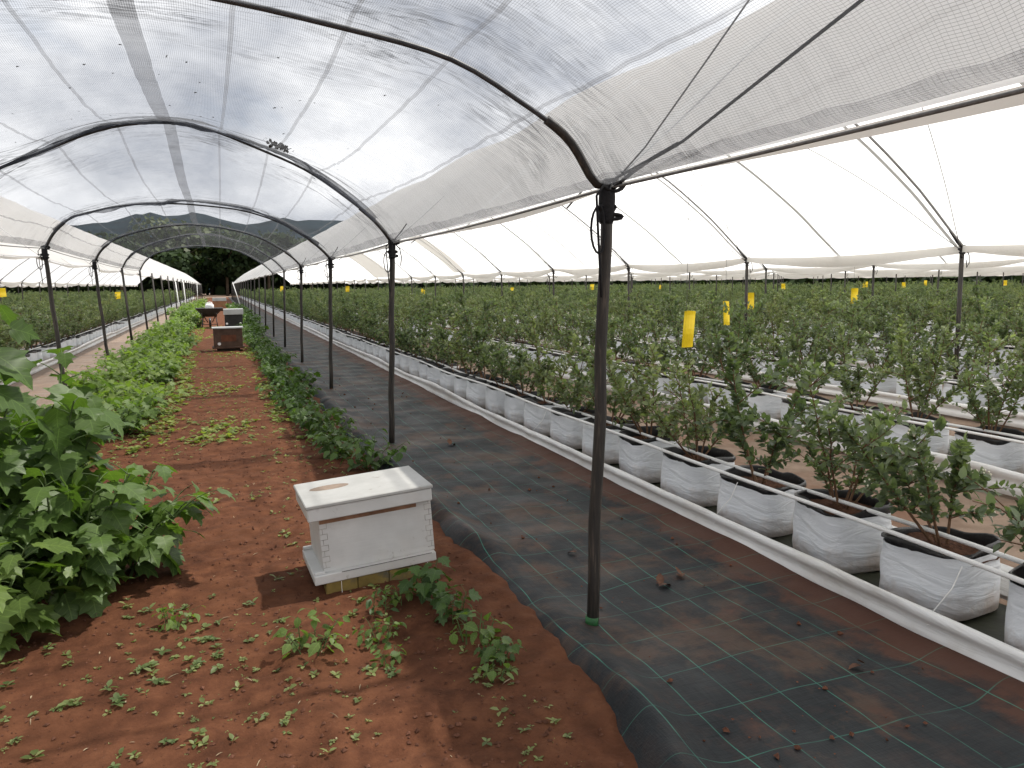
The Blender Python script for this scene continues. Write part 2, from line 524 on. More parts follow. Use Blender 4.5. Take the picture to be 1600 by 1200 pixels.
MAT['dark_leaf'] = leaf_mat("dark_weed_leaf", (0.022, 0.055, 0.014), (0.085, 0.145, 0.035), 0.3, 0.45, True)
MAT['seed_leaf'] = leaf_mat("seedling_leaf", (0.075, 0.11, 0.035), (0.22, 0.27, 0.11), 0.35, 0.5)
MAT['cover_leaf'] = leaf_mat("ground_cover_leaf", (0.10, 0.14, 0.03), (0.26, 0.30, 0.08), 0.35, 0.5)
MAT['tree_leaf'] = leaf_mat("far_tree_leaf", (0.008, 0.016, 0.008), (0.040, 0.062, 0.024), 0.15, 0.7, spec=.1)
MAT['tree_leaf_pale'] = leaf_mat("pale_tree_leaf", (0.012, 0.024, 0.007), (0.06, 0.085, 0.020), 0.15, 0.6)
MAT['bark'] = simple("tree_bark", (0.09, 0.07, 0.05), 0.9, 0.4, 3, 0.1)
MAT['yellow'] = simple("yellow_sticky_card", (0.85, 0.62, 0.02), 0.35, 0.08, 9, 0.4, dirt=(0.35, 0.22, 0.02), dirt_at=(0.66, 0.8))
MAT['litter'] = simple("dry_leaf_litter", (0.03, 0.024, 0.016), 0.9, 0.5, 20, 0.1)
MAT['clod'] = simple("red_soil_clod", (0.11, 0.05, 0.032), 0.95, 0.5, 30, 0.1)
MAT['hill'] = simple("forested_hill", (0.011, 0.021, 0.028), 0.95, 0.5, 0.045, 0.02)  # bluish tone: distance haze put into the hill's own colour


# ------------------------------------------------------------------ ground, soil bed, fabric paths
def ground():
    P = np.array([[[-700, -60, -0.035], [900, -60, -0.035]], [[-700, 1200, -0.035], [900, 1200, -0.035]]], float)
    tag(link('ground', grid_mesh('ground', P), MAT['lane']), kind='structure')


ground()


def mat_edge(y):
    e_ = np.interp(y, [0, 2.1, 2.7, 3.4, 4.2, 4.9, 6, 7.0, 9, 13, 20, 40, 100], [1.05, 1.20, 1.30, 1.36, 1.30, 1.27, 1.25, 1.24, 1.2, 1.25, 1.22, 1.25, 1.25])
    return e_ + 0.09 * vnoise(y * 2.1, y * 0 + 3.3, 5) + 0.05 * vnoise(y * 6.0, y * 0 + 1.3, 6)


def soil_h(x, y):
    z = 0.030 * fbm(x * 1.5, y * 1.5, 4, 11) + 0.022 * fbm(x * 9, y * 9, 3, 21)
    for (cx, cy, rx, ry, d) in [(-0.32, 3.95, .11, .07, .03), (0.05, 3.35, .10, .07, .03), (0.0, 2.75, .09, .1, .02), (-0.55, 3.1, .1, .07, .02),
                                (0.42, 3.15, .13, .28, .03), (0.55, 2.5, .16, .12, .025), (0.18, 2.45, .12, .08, .02), (0.62, 3.3, .1, .2, .03), (0.3, 2.75, .05, .25, -.02)]:
        z = z - d * np.exp(-((x - cx) / rx) ** 2 - ((y - cy) / ry) ** 2)
    return z


ys = [0.6]
while ys[-1] < 136: ys.append(ys[-1] + 0.022 * max(1.0, ys[-1] / 4.5))
ys = np.array(ys); xs = np.linspace(-2.15, 1.75, 178)
Xg, Yg = np.meshgrid(xs, ys)
Zg = soil_h(Xg, Yg) + 0.012 - 0.05 * np.clip((-Xg - 1.75) / .35, 0, 1)
Zg = np.maximum(Zg, -0.022) - 0.10 * np.clip((Xg - mat_edge(Yg) - 0.02) / .25, 0, 1)
tag(link('soil_strip', grid_mesh('soil_strip', np.stack([Xg, Yg, Zg], -1)), MAT['soil']), kind='structure')


def soil_z(x, y): return float(soil_h(np.array(x), np.array(y))) + 0.012


def fabric_path():
    yy = [0.2]
    while yy[-1] < 136: yy.append(yy[-1] + 0.035 * max(1.0, yy[-1] / 4.0))
    yy = np.array(yy); t = np.linspace(0, 1, 70)
    Y, T = np.meshgrid(yy, t, indexing='ij')
    ed = mat_edge(yy)[:, None]
    X = ed + (3.02 - ed) * T ** 1.25
    d = X - ed
    prof = 0.075 * np.exp(-((d - 0.13) / 0.10) ** 2) * (0.75 + 1.0 * vnoise(Y * 1.3, Y * 0, 31)) + 0.03 * np.clip((d) / .25, 0, 1)
    Z = -0.035 + prof + 0.02 * np.clip(d / .06, 0, 1) + 0.012 * fbm(X * 2.5, Y * 1.6, 3, 41) + 0.010 * fbm(X * 7, Y * 2.0, 2, 45) * np.clip((1.9 - X) / .5, 0.15, 1)
    Z += 0.02 * np.exp(-((X - 2.95) / .15) ** 2)
    tag(link('path_right', grid_mesh('path_right', np.stack([X, Y, Z], -1)), MAT['fabric']), kind='structure')
    yy = np.linspace(1.5, 136, 300); X, Y = np.meshgrid(np.linspace(-3.62, -1.9, 30), yy)
    Z = 0.012 + 0.02 * fbm(X * 2, Y * 1.0, 3, 51)
    tag(link('path_left', grid_mesh('path_left', np.stack([X, Y, Z], -1)), MAT['fabric_dusty']), kind='structure')


fabric_path()


def fab_z(x, y):
    return 0.02 + 0.012 * float(fbm(np.array(x * 2.5), np.array(y * 1.6), 3, 41))


# ------------------------------------------------------------------ hills and far trees
az = np.radians(np.linspace(-40, 62, 120)); rr = np.array([240, 330, 420, 520, 650, 800.])
A, Rr = np.meshgrid(az, rr)
el = np.interp(np.degrees(az), [-40, -25, -12, -7, -3, 0, 3, 8, 13, 20, 35, 62], [1.2, 2.2, 3.6, 4.6, 5.0, 4.95, 4.6, 4.5, 5.0, 3.8, 2.0, 1.0]) + 0.5 * vnoise(np.degrees(az) * .45, az * 0, 3) + 0.15 * vnoise(np.degrees(az) * 2.2, az * 0, 8)
pf = np.array([0.0, 0.42, 0.8, 1.0, 0.8, 0.3])
Z = (np.tan(np.radians(el))[None, :] * 520 * pf[:, None]) + 7 * fbm(A * 40, Rr / 60, 3, 61) * (pf[:, None] > 0)
tag(link('hills', grid_mesh('hills', np.stack([Rr * np.sin(A), Rr * np.cos(A), Z], -1)), MAT['hill']), kind='structure')


def frames(axis, up):
    a = axis / np.linalg.norm(axis, axis=1, keepdims=True)
    x = np.cross(a, up); nx = np.linalg.norm(x, axis=1, keepdims=True)
    bad = nx[:, 0] < 1e-4
    if bad.any(): x[bad] = np.cross(a[bad], np.array([1.0, 0.3, 0.2])); nx = np.linalg.norm(x, axis=1, keepdims=True)
    x /= nx
    return x, a, np.cross(x, a)


def leaves(name, tmpl, pos, axis, up, size, width=None, tint=None, bend=None):
    """tmpl = (verts (k,3): x across, y along, z normal ; faces list of tuples)"""
    TV, TF = tmpl
    n = len(pos); k = len(TV)
    x, y, z = frames(axis, up)
    w = size if width is None else width
    V = pos[:, None, :] + TV[None, :, 0:1] * (w[:, None, None] * x[:, None, :]) + TV[None, :, 1:2] * (size[:, None, None] * y[:, None, :])
    zz = TV[None, :, 2:3] * size[:, None, None]
    if bend is not None: zz = zz - (bend[:, None] * TV[None, :, 1] ** 2 * size[:, None])[:, :, None]
    V = V + zz * z[:, None, :]
    off = (np.arange(n) * k)[:, None, None]
    Fs = []
    for L_ in sorted(set(len(f_) for f_ in TF)):
        fa = np.array([f_ for f_ in TF if len(f_) == L_])
        Fs.append((fa[None] + off).reshape(-1, L_))
    if tint is None: tint = rng.random(n)
    return np_mesh(name, V.reshape(-1, 3), Fs, True, {"tint": np.repeat(tint, k), "lu": np.tile(TV[:, 0], n), "lv": np.tile(TV[:, 1], n)})


SMALL = (np.array([(0, 0, 0), (-.26, .35, .07), (-.2, .72, .05), (0, 1, -.05), (.2, .72, .05), (.26, .35, .07), (0, .5, 0)]),
         [(0, 6, 1), (1, 6, 2), (2, 6, 3), (0, 5, 6), (5, 4, 6), (4, 3, 6)])
OVAL = (np.array([(0, 0, 0), (-.3, .25, .06), (-.34, .5, .08), (-.2, .8, .05), (0, 1, -.06), (.2, .8, .05), (.34, .5, .08), (.3, .25, .06), (0, .5, 0)]),
        [(0, 8, 1), (1, 8, 2), (2, 8, 3), (3, 8, 4), (0, 7, 8), (7, 6, 8), (6, 5, 8), (5, 4, 8)])


def lobed():
    half = [(.10, -.09), (.26, -.07), (.38, .05), (.43, .17), (.60, .30), (.45, .36), (.36, .40), (.34, .50), (.42, .68), (.28, .67), (.19, .72), (.12, .86)]
    V = [(0, 0, 0), (0, .3, -.02), (0, .62, -.03), (0, 1, -.12)]
    Fc = []
    for s in (-1, 1):
        b = len(V)
        for (x, y) in half:
            V.append((s * x, y, .14 * x - .22 * x * x - .10 * y * y + .03 * math.sin(9 * y + 7 * x * s)))
        ch = list(range(b, b + len(half)))
        tri = [(0, ch[0], 1)] + [(1, ch[i], ch[i + 1]) for i in range(0, 6)] + [(1, ch[6], 2)]
        tri = [(1, 0, ch[0])] + [(1, ch[i], ch[i + 1]) for i in range(0, 7)] + [(1, ch[7], 2)] + [(2, ch[i], ch[i + 1]) for i in range(7, 11)] + [(2, ch[11], 3)]
        Fc += tri if s > 0 else [t[::-1] for t in tri]
    return np.array(V), Fc


LOBED = lobed()
CLUMP = (np.array([(-.5, 0, .05), (.1, -.1, 0), (.5, .3, .1), (.3, .9, -.05), (-.2, 1, .08), (-.55, .5, 0)]), [(0, 1, 2, 3), (0, 3, 4, 5)])


def rand_dirs(n):
    d = rng.normal(size=(n, 3)); return d / np.linalg.norm(d, axis=1, keepdims=True)


def tree(loc, h, r, mat, label, n=1500, leaf=0.55):
    root = empty('tree', loc)
    tag(root, label, 'tree', 'trees beyond the tunnel end')
    t = MB(); pts = [(0, 0, 0), (0.1, 0.05, h * .3), (-.05, .1, h * .6), (0, 0, h * .85)]
    t.tube(pts, [h * .028, h * .022, h * .015, h * .006], 7)
    for k in range(6):
        a_ = rng.random() * 6.28; z0 = h * (.35 + .07 * k)
        t.tube([(0, 0, z0), (r * .35 * math.cos(a_), r * .35 * math.sin(a_), z0 + h * .1), (r * .75 * math.cos(a_), r * .75 * math.sin(a_), z0 + h * .2)], [h * .012, h * .008, h * .003], 5)
    t.build('trunk', MAT['bark'], root, True)
    C = []
    for k in range(16):
        a_ = rng.random() * 6.28; q = rng.random() ** .6
        C.append((r * .75 * q * math.cos(a_), r * .75 * q * math.sin(a_), h * (.40 + .45 * rng.random()), r * (.28 + .25 * rng.random())))
    C.append((0, 0, h * .8, r * .45))
    C = np.array(C); k = rng.integers(0, len(C), n)
    d = rand_dirs(n); rad = C[k, 3] * (0.55 + .5 * rng.random(n))
    pos = C[k, :3] + d * rad[:, None] * np.array([1, 1, .8])
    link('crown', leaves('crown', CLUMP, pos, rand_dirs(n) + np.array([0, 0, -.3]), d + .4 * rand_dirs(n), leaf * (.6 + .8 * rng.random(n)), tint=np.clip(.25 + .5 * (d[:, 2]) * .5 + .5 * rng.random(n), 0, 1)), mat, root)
    return root


TR = [(-8.0, 172, 15.5, 8.0, 1, 'pale green rounded tree standing above the dark trees at the tunnel end'),
      (1.5, 160, 11.5, 6.5, 0, 'dark tree closing the far end of the netted tunnel'),
      (9.5, 165, 12.5, 7.0, 0, 'tall dark tree right of the tunnel axis at the far end'),
      (-17.5, 166, 11.5, 6.5, 0, 'dark tree over the far end of the left white tunnel'),
      (18.5, 170, 11.5, 6.8, 0, 'dark tree over the far end of the right white tunnel'),
      (27.0, 174, 8.4, 5.6, 0, 'dark tree second right of the tunnel axis beyond the films'),
      (-1.5, 182, 15.5, 8.5, 0, 'tallest dark tree rising behind the tunnel end'),
      (4.5, 184, 13.5, 7.5, 0, 'broad dark tree behind the tall one at the tunnel end'),
      (-6.5, 160, 8.5, 5.0, 0, 'dark tree just left of the tunnel axis at the far end')]
for (x, y, h, r, p, lb) in TR:
    tree((x, y, 0), h, r, MAT['tree_leaf_pale' if p else 'tree_leaf'], lb, 2600, .8)
n = 16000
a_ = rng.uniform(-1.2, 1.25, n); R_ = rng.uniform(176, 200, n)
hh = (1.6 + 1.2 * (vnoise(a_ * 40, a_ * 0, 9) + .5) + 1.0 * (vnoise(a_ * 160, a_ * 0, 19) + .5)) * np.where(np.abs(a_) < .2, 2.6, 1.0)
pos = np.stack([R_ * np.sin(a_), R_ * np.cos(a_), hh * rng.random(n) ** .7], -1)
tag(link('treeline', leaves('treeline', CLUMP, pos, rand_dirs(n), rand_dirs(n), 1.3 + 1.2 * rng.random(n)), MAT['tree_leaf']), 'dark line of woods along the horizon beyond the fields', 'woods', kind='stuff')

# ------------------------------------------------------------------ netted tunnel : hoops, posts, net
DY = 4.65; Y1 = 3.17; NB = 25; NE = 5
HP = {
    -1: [(1.66, 2.09), (1.52, 2.27), (1.2, 2.5), (.84, 2.72), (.4, 2.9), (0, 3.0), (-.32, 3.03), (-.7, 2.98), (-1.1, 2.85), (-1.6, 2.62), (-1.95, 2.4), (-2.2, 2.12)],
    0: [(1.665, 2.085), (1.60, 2.10), (1.47, 2.28), (1.25, 2.42), (.92, 2.575), (.41, 2.66), (.03, 2.705), (-.3, 2.72), (-.7, 2.69), (-1.2, 2.57), (-1.7, 2.4), (-2.0, 2.25), (-2.22, 2.1)],
    1: [(1.665, 2.085), (1.50, 2.29), (1.2, 2.53), (.85, 2.76), (.45, 2.93), (0, 3.09), (-.33, 3.13), (-.7, 3.09), (-1.02, 2.99), (-1.4, 2.81), (-1.68, 2.68), (-2.0, 2.45), (-2.15, 2.3), (-2.25, 2.12)],
    2: [(1.67, 2.08), (1.47, 2.28), (1.2, 2.47), (.86, 2.65), (.4, 2.79), (-.12, 2.85), (-.6, 2.87), (-1.2, 2.83), (-1.6, 2.74), (-1.88, 2.64), (-2.1, 2.45), (-2.23, 2.23)]}
NS = 80


def resample(p, n=NS + 1):
    p = np.array(p, float)
    # smooth with Catmull-Rom
    q = []
    for i in range(len(p) - 1):
        p0 = p[max(i - 1, 0)]; p1 = p[i]; p2 = p[i + 1]; p3 = p[min(i + 2, len(p) - 1)]
        for t in np.linspace(0, 1, 10, endpoint=False):
            q.append(.5 * ((2 * p1) + (-p0 + p2) * t + (2 * p0 - 5 * p1 + 4 * p2 - p3) * t * t + (-p0 + 3 * p1 - 3 * p2 + p3) * t ** 3))
    q.append(p[-1]); q = np.array(q)
    s = np.concatenate([[0], np.cumsum(np.linalg.norm(np.diff(q, axis=0), axis=1))])
    u = np.linspace(0, s[-1], n)
    return np.stack([np.interp(u, s, q[:, 0]), np.interp(u, s, q[:, 1])], -1)


HOOP = {k: resample(v) for k, v in HP.items()}
for k in range(3, NB):
    b_ = HOOP[1] * (.35 + .2 * math.sin(k * 2.1)) + HOOP[2] * (.65 - .2 * math.sin(k * 2.1))
    HOOP[k] = b_ + np.array([0, 0.0]) + np.stack([0 * b_[:, 0], 0.05 * math.sin(k * 1.7) * np.sin(np.linspace(0, math.pi, NS + 1))], -1)


def hy(k): return Y1 + DY * k


def net_point(yv, lift=0.02):
    """cross-section of the net at distance yv -> (NS+1,2)"""
    u = (yv - Y1) / DY; k = int(math.floor(u)); k = max(-1, min(NB - 2, k)); f_ = min(max(u - k, 0), 1)
    a = HOOP[k]; b = HOOP[k + 1]
    sm = f_
    c = a * (1 - sm) + b * sm
    e_ = np.sin(np.linspace(0, math.pi, NS + 1))
    c = c.copy()
    c[:, 1] -= (0.11 * 4 * f_ * (1 - f_)) * e_ ** .8
    c[:, 1] += lift * e_ ** .3
    return c, min(f_, 1 - f_) * DY


def net_strip(y0, y1, dy, i0, i1, lift, amp=1.0, gat=None, sub=1):
    n = max(2, int(math.ceil((y1 - y0) / dy)) + 1)
    yv = np.linspace(y0, y1, n)
    idx = np.linspace(i0, i1, max(2, int(round((i1 - i0) * sub)) + 1))
    P = np.zeros((n, len(idx), 3)); G = np.zeros((n, len(idx)))
    base = np.arange(NS + 1)
    for r, y in enumerate(yv):
        c, dist = net_point(y, lift)
        P[r, :, 0] = np.interp(idx, base, c[:, 0]); P[r, :, 2] = np.interp(idx, base, c[:, 1]); P[r, :, 1] = y
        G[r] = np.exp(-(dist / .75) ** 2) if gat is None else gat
    s_len = 5.05 / NS
    U = np.broadcast_to(idx[None, :] * s_len, G.shape); Vv = np.broadcast_to(yv[:, None], G.shape)
    w = fbm(U * 1.3 + .8 * vnoise(U * 2, Vv * 2, 4), Vv * 9.0 + 1.6 * np.sin(U * 2.2), 3, 77)
    env = np.clip(np.minimum(idx, NS - idx) / 3.0, 0, 1)[None, :]
    P[:, :, 2] += amp * w * (0.012 + 0.036 * G) * env
    # slow billows
    P[:, :, 2] += amp * 0.03 * fbm(U * .8, Vv * .9, 2, 83) * env
    return P, {"su": U.ravel(), "sv": Vv.ravel(), "gather": G.ravel()}


net_root = empty('shade_net', (0, Y1, 2.1))
tag(net_root, 'white see-through mesh net draped over the hoops of the middle tunnel', 'net')
net_root.location = (0, 0, 0)
P1, a1 = net_strip(hy(-1), hy(2), 0.045, 0, NS, 0.024, sub=2)
link('mesh_sheet', grid_mesh('mesh_sheet', P1, a1), MAT['net'], net_root)
P1, a1 = net_strip(hy(2), hy(NE), 0.13, 0, NS, 0.024)
link('mesh_sheet', grid_mesh('mesh_sheet', P1, a1), MAT['net'], net_root)
# ridge overlap and lengthwise seams
P1, a1 = net_strip(hy(-1), hy(NE), 0.09, 39.8, 41.6, 0.012, gat=0.3)
link('ridge_overlap', grid_mesh('ridge_overlap', P1, a1), MAT['net_ridge'], net_root)
for i in (9, 17, 25, 33, 48, 57, 66, 74):
    P1, a1 = net_strip(hy(-1), hy(NE), 0.12, i, i + .38, 0.014, gat=0.1)
    link('seam', grid_mesh('seam', P1, a1), MAT['net_seam'], net_root)
# gathered folds over each hoop
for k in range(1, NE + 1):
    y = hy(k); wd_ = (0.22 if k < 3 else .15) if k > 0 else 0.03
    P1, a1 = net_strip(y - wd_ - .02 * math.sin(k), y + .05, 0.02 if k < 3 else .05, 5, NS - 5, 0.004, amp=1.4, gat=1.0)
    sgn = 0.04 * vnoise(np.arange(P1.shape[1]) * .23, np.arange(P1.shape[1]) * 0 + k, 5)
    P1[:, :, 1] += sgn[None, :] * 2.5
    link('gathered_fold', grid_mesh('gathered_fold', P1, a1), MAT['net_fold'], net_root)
# hems
for (i, nm) in ((0, 1), (NS, -1)):
    h_ = MB(); pts = []
    for y in np.arange(hy(-1), hy(NE), .31):
        c, d_ = net_point(y, 0)
        pts.append((c[i, 0] + .012 * nm, y, c[i, 1] - .01 - .02 * math.sin(math.pi * ((y - Y1) / DY % 1))))
    h_.tube(pts, 0.0062, 6)
    h_.build('hem_cord', MAT['cord'], net_root, True)
    # doubled band of net above the hem
    P1, a1 = net_strip(hy(-1), hy(NE), 0.12, 0 if i == 0 else NS - 1.6, 1.6 if i == 0 else NS, 0.010, gat=0.35)
    link('hem_band', grid_mesh('hem_band', P1, a1), MAT['net_seam'], net_root)

# hoops of the netted tunnel
ordn = ['nearest', 'second', 'third', 'fourth', 'fifth', 'sixth']
for k in range(0, NE + 1):
    root = empty('net_hoop', (0, hy(k), 0))
    if k < 6: lb = ordn[k] + ' dark steel hoop from the camera holding up the mesh net'
    else: lb = 'small dark hoop far down the netted tunnel'
    tag(root, lb, 'hoop', 'hoops of the netted tunnel')
    p = HOOP[k]; t = MB()
    t.tube([(q[0], 0, q[1]) for q in p[3:-3:2]], 0.0115, 8)
    t.build('arch_pipe', MAT['pipe_dark'], root, True)
    for sl_ in (p[:9], p[-9:]):
        t = MB(); t.tube([(q[0], 0, q[1]) for q in sl_], 0.0205, 8); t.build('leg_sleeve', MAT['post'], root, True)


def rope_coil(mb, c, r, turns, tr, seed, squash=.6):
    rd = random.Random(seed); pts = []
    for i in range(int(turns * 12)):
        a = i / 12 * 2 * math.pi
        pts.append((c[0] + r * math.cos(a) * (1 + .25 * math.sin(a * .37 + seed)), c[1] + r * .5 * math.sin(a * .8 + seed), c[2] + r * squash * math.sin(a)))
    mb.tube(pts, tr, 6)


def make_post(base, top, detail, mat, label, group, cat='post'):
    root = empty('support_post', base)
    tag(root, label, cat, group)
    d = Vector(top) - Vector(base)
    r = 0.0285
    t = MB()
    npt = 9 if detail else 2
    pts = [tuple(d * (i / (npt - 1)) + Vector((.006 * math.sin(i * 2.1), .004 * math.sin(i * 1.3), 0)) * (0 < i < npt - 1)) for i in range(npt)]
    pts[0] = (pts[0][0], pts[0][1], -0.12)
    t.tube(pts, [r * (1.06 - .1 * i / (npt - 1)) for i in range(npt)], 12 if detail else 7)
    t.build('pole', mat, root, True)
    if detail:
        t = MB()
        u = d.normalized(); T = d
        t.tube([tuple(T - u * .17), tuple(T - u * .15), tuple(T - u * .05), tuple(T + u * .01)], [.030, .036, .038, .030], 10)
        t.build('tape_wrap', MAT['rope'], root, True)
        t = MB()
        rope_coil(t, T + Vector((.02, -.01, .0)), .045, 3.2, .0075, detail)
        rope_coil(t, T + Vector((0.0, 0, -.10)), .040, 2.6, .0085, detail + 3, .35)
        rope_coil(t, T + Vector((0.01, -.02, -.14)), .038, 1.7, .0085, detail + 5, .3)
        # hanging loop and tail
        lp = []
        for i in range(17):
            a = i / 16 * 2 * math.pi
            lp.append(T + Vector((-.055 - .035 * math.sin(a) * (1.2 if a < 3 else .7), -.03, -.17 + .105 * math.cos(a) - .03)))
        t.tube([tuple(q) for q in lp], .0058, 6)
        tl = [T + Vector((-.03, -.03, 0)), T + Vector((-.07, -.03, -.05)), T + Vector((-.065, -.035, -.2)), T + Vector((-.055, -.035, -.36)), T + Vector((-.045, -.03, -.5))]
        t.tube([tuple(q) for q in tl], .0058, 6)
        if detail % 2 == 0:
            tl = [T + Vector((.03, -.02, -.02)), T + Vector((.07, -.03, -.07)), T + Vector((.085, -.03, -.15)), T + Vector((.075, -.03, -.24))]
            t.tube([tuple(q) for q in tl], .0055, 6)
        t.build('rope_knot', MAT['rope'], root, True)
    return root


for k in range(0, NB):
    y = hy(k)
    det = k + 1 if k < 4 else 0
    if k < 5:
        lb = ['thick dark post standing on the black fabric path right of the white hive', 'second dark post behind the white hive on the fabric path edge',
              'third dark post along the right edge of the red soil strip', 'fourth dark post along the right edge of the red soil strip', 'fifth dark post along the right edge of the red soil strip'][k]
    else: lb = 'thin dark post far along the right side of the netted tunnel'
    o = make_post((1.592, y, 0.0), (1.667, y, 2.085), det, MAT['post'], lb, 'right posts of the netted tunnel')
    if k == 0:
        t = MB(); t.tube([(-.001, 0, .01), (0.001, 0, .055)], .0325, 12); t.build('green_band', MAT['green_tape'], o, True)
    zt = float(HOOP[k][-1, 1]); xt = float(HOOP[k][-1, 0])
    if k >= 1:
        if k < 6: lb = ordn[k - 1].replace('nearest', 'nearest visible') + ' leaning dark post on the left side of the netted tunnel'
        else: lb = 'thin dark post far along the left side of the netted tunnel'
        make_post((-2.13, y, 0), (xt - .02, y, zt), 5 + k if k < 4 else 0, MAT['post'], lb, 'left posts of the netted tunnel')
for (x, y, lx) in ((-2.05, 46.0, -.15), (-1.95, 52.5, -.12), (-2.0, 81.0, .03), (1.45, 57.0, -.55)):
    make_post((x, y, 0), (x + lx, y, 2.0), 0, MAT['white_post'], 'thin white post among the dark posts far down the netted tunnel', 'white posts of the netted tunnel')

# ropes on the right side of the near bays
def rope(name, pts, r, mat, label, sag=0.0, cat='rope', group=None, n=14):
    t = MB(); P = []
    A_, B_ = Vector(pts[0]), Vector(pts[-1])
    if len(pts) == 2:
        for i in range(n):
            f_ = i / (n - 1); q = A_.lerp(B_, f_); q.z -= sag * 4 * f_ * (1 - f_); P.append(tuple(q))
    else: P = pts
    t.tube(P, r, 6)
    return tag(t.build(name, mat, None, True), label, cat, group)


rope('tie_rope', [(1.672, 3.17, 2.10), (1.668, 2.57, 2.175), (1.66, 1.685, 2.40), (1.64, 0.9, 2.62)], .0060, MAT['rope'], 'black rope tied to the nearest post and running up overhead to the right')
rope('tie_rope', [(1.68, 3.14, 2.07), (1.672, 2.95, 2.115), (1.67, 2.80, 2.145), (1.668, 2.60, 2.172)], .0085, MAT['rope'], 'short doubled black rope end knotted beside the nearest post top')
rope('tie_rope', [(1.70, 3.17, 2.10), (1.73, 2.95, 2.22), (1.80, 2.6, 2.5), (1.9, 2.2, 2.85)], .0040, MAT['cord'], 'thin grey cord rising from the nearest post along the film edge')
for k in (1, 2, 3):
    rope('tie_rope', [(1.67, hy(k), 2.09), (1.74, hy(k) - .35, 2.24)], .006, MAT['rope'], ordn[k] + ' post top black tie rope slanting up right', 0.01)

# ------------------------------------------------------------------ white film tunnels
TW = 7.95
FPROF = [(0, 2.10), (.36, 2.40), (.98, 2.93), (2.06, 3.66), (3.0, 4.02), (3.975, 4.14), (4.95, 4.02), (5.89, 3.66), (6.97, 2.93), (7.59, 2.40), (7.95, 2.10)]
FR = resample(FPROF, 49)


def film_tunnel(x0, mirror, k, near):
    nm = 'right' if x0 > 0 else 'left'
    pl = ['first', 'second', 'third', 'fourth', 'fifth', 'sixth', 'seventh', 'eighth', 'ninth', 'tenth', 'eleventh'][k]
    sgn = 1 if not mirror else -1
    root = empty('film_roof', (x0, 0, 0))
    tag(root, f'white plastic film roof of the {pl} crop tunnel to the {nm} of the soil strip', 'tunnel roof')
    y0, y1 = -8.0, 115.0 + 2 * math.sin(k * 2.3)
    yv = np.arange(y0, y1, 0.15 if near else .6)
    c = FR if near else FR[::2]
    n = len(c)
    e_ = np.sin(np.linspace(0, math.pi, n))
    P = np.zeros((len(yv), n, 3))
    for r, y in enumerate(yv):
        f_ = ((y - Y1) / DY) % 1.0
        sagv = 4 * f_ * (1 - f_)
        P[r, :, 0] = sgn * (c[:, 0] + .02)
        P[r, :, 1] = y
        P[r, :, 2] = c[:, 1] + 0.03 * e_ - 0.13 * sagv * e_ - (0.06 if x0 != RX[0] else np.where(np.arange(n) < n // 2, 0.02, 0.06)) * sagv * (1 - e_) ** 2
    if near:
        U = np.broadcast_to(np.linspace(0, 10, n)[None], P.shape[:2]); Vv = P[:, :, 1]
        P[:, :, 2] += 0.035 * fbm(U * .8, Vv * 2.2, 3, 91 + k) * (e_[None] ** .5) + .02 * fbm(U * 2.5, Vv * .8, 2, 95) * e_[None]
    link('film_sheet', grid_mesh('film_sheet', P), MAT['film'], root)
    if k < 2:
        for j in range(0, 22):
            for (dy, w_) in ((2.32, .035), (.10, .03)):
                ya = hy(j) + dy; f_ = (dy / DY) % 1.0
                Q = np.zeros((2, n, 3))
                for r in (0, 1):
                    Q[r, :, 0] = sgn * (c[:, 0] + .02); Q[r, :, 1] = ya + w_ * (r - .5) * 2 + .10 * e_; Q[r, :, 2] = c[:, 1] + 0.03 * e_ - .13 * 4 * f_ * (1 - f_) * e_ - .05 - .03 * e_
                link('overlap_seam', grid_mesh('overlap_seam', Q), MAT['film_seam'], root)
    # hanging lower edges (valley flaps)
    for side in (0, 1):
        yv2 = np.arange(y0, y1, .25 if near else .6); F_ = np.zeros((len(yv2), 4, 3))
        for r, y in enumerate(yv2):
            f_ = ((y - Y1) / DY) % 1.0; sagv = 4 * f_ * (1 - f_)
            xb = c[0, 0] if side == 0 else c[-1, 0]
            for q in range(4):
                zz = 2.10 - (.02 if (k == 0 and side == 0 and not mirror) else .06) * sagv - q / 3 * (.18 if (k == 0 and side == 0) else 1.0) * (0.05 + .11 * sagv + .05 * (float(vnoise(np.array(y * .9), np.array(k + side * 7.), 3)) + .3))
                F_[r, q] = (sgn * (xb + (.03 if side == 0 else -.03) + (.02 + .05 * q / 3 * math.sin(y * 1.7)) * (1 if side == 0 else -1) + .03 * q / 3), y, zz)
        link('lower_edge', grid_mesh('lower_edge', F_), MAT['film_beige'], root)
    return root


def film_hoop(x0, sgn, y, label, group):
    root = empty('film_hoop', (x0, y, 0))
    tag(root, label, 'hoop', group)
    link('arch_pipe', HM, MAT['pipe_grey'], root)
    if sgn < 0: root.scale = (-1, 1, 1)
    return root


def film_panel(x0, sgn, y0, y1, i0, i1, label):
    c = FR[i0:i1 + 1]; yv = np.arange(y0, y1, .2); P = np.zeros((len(yv), len(c), 3))
    for r, y in enumerate(yv):
        f_ = ((y - Y1) / DY) % 1.0; e_ = np.sin(np.linspace(0, math.pi, len(FR)))[i0:i1 + 1]
        P[r, :, 0] = x0 + sgn * (c[:, 0] + .02); P[r, :, 1] = y + .25 * np.linspace(0, 1, len(c)); P[r, :, 2] = c[:, 1] - .07 + .03 * e_ - .52 * f_ * (1 - f_) * e_
    tag(link('film_patch', grid_mesh('film_patch', P), MAT['film_beige']), label, 'film patch')


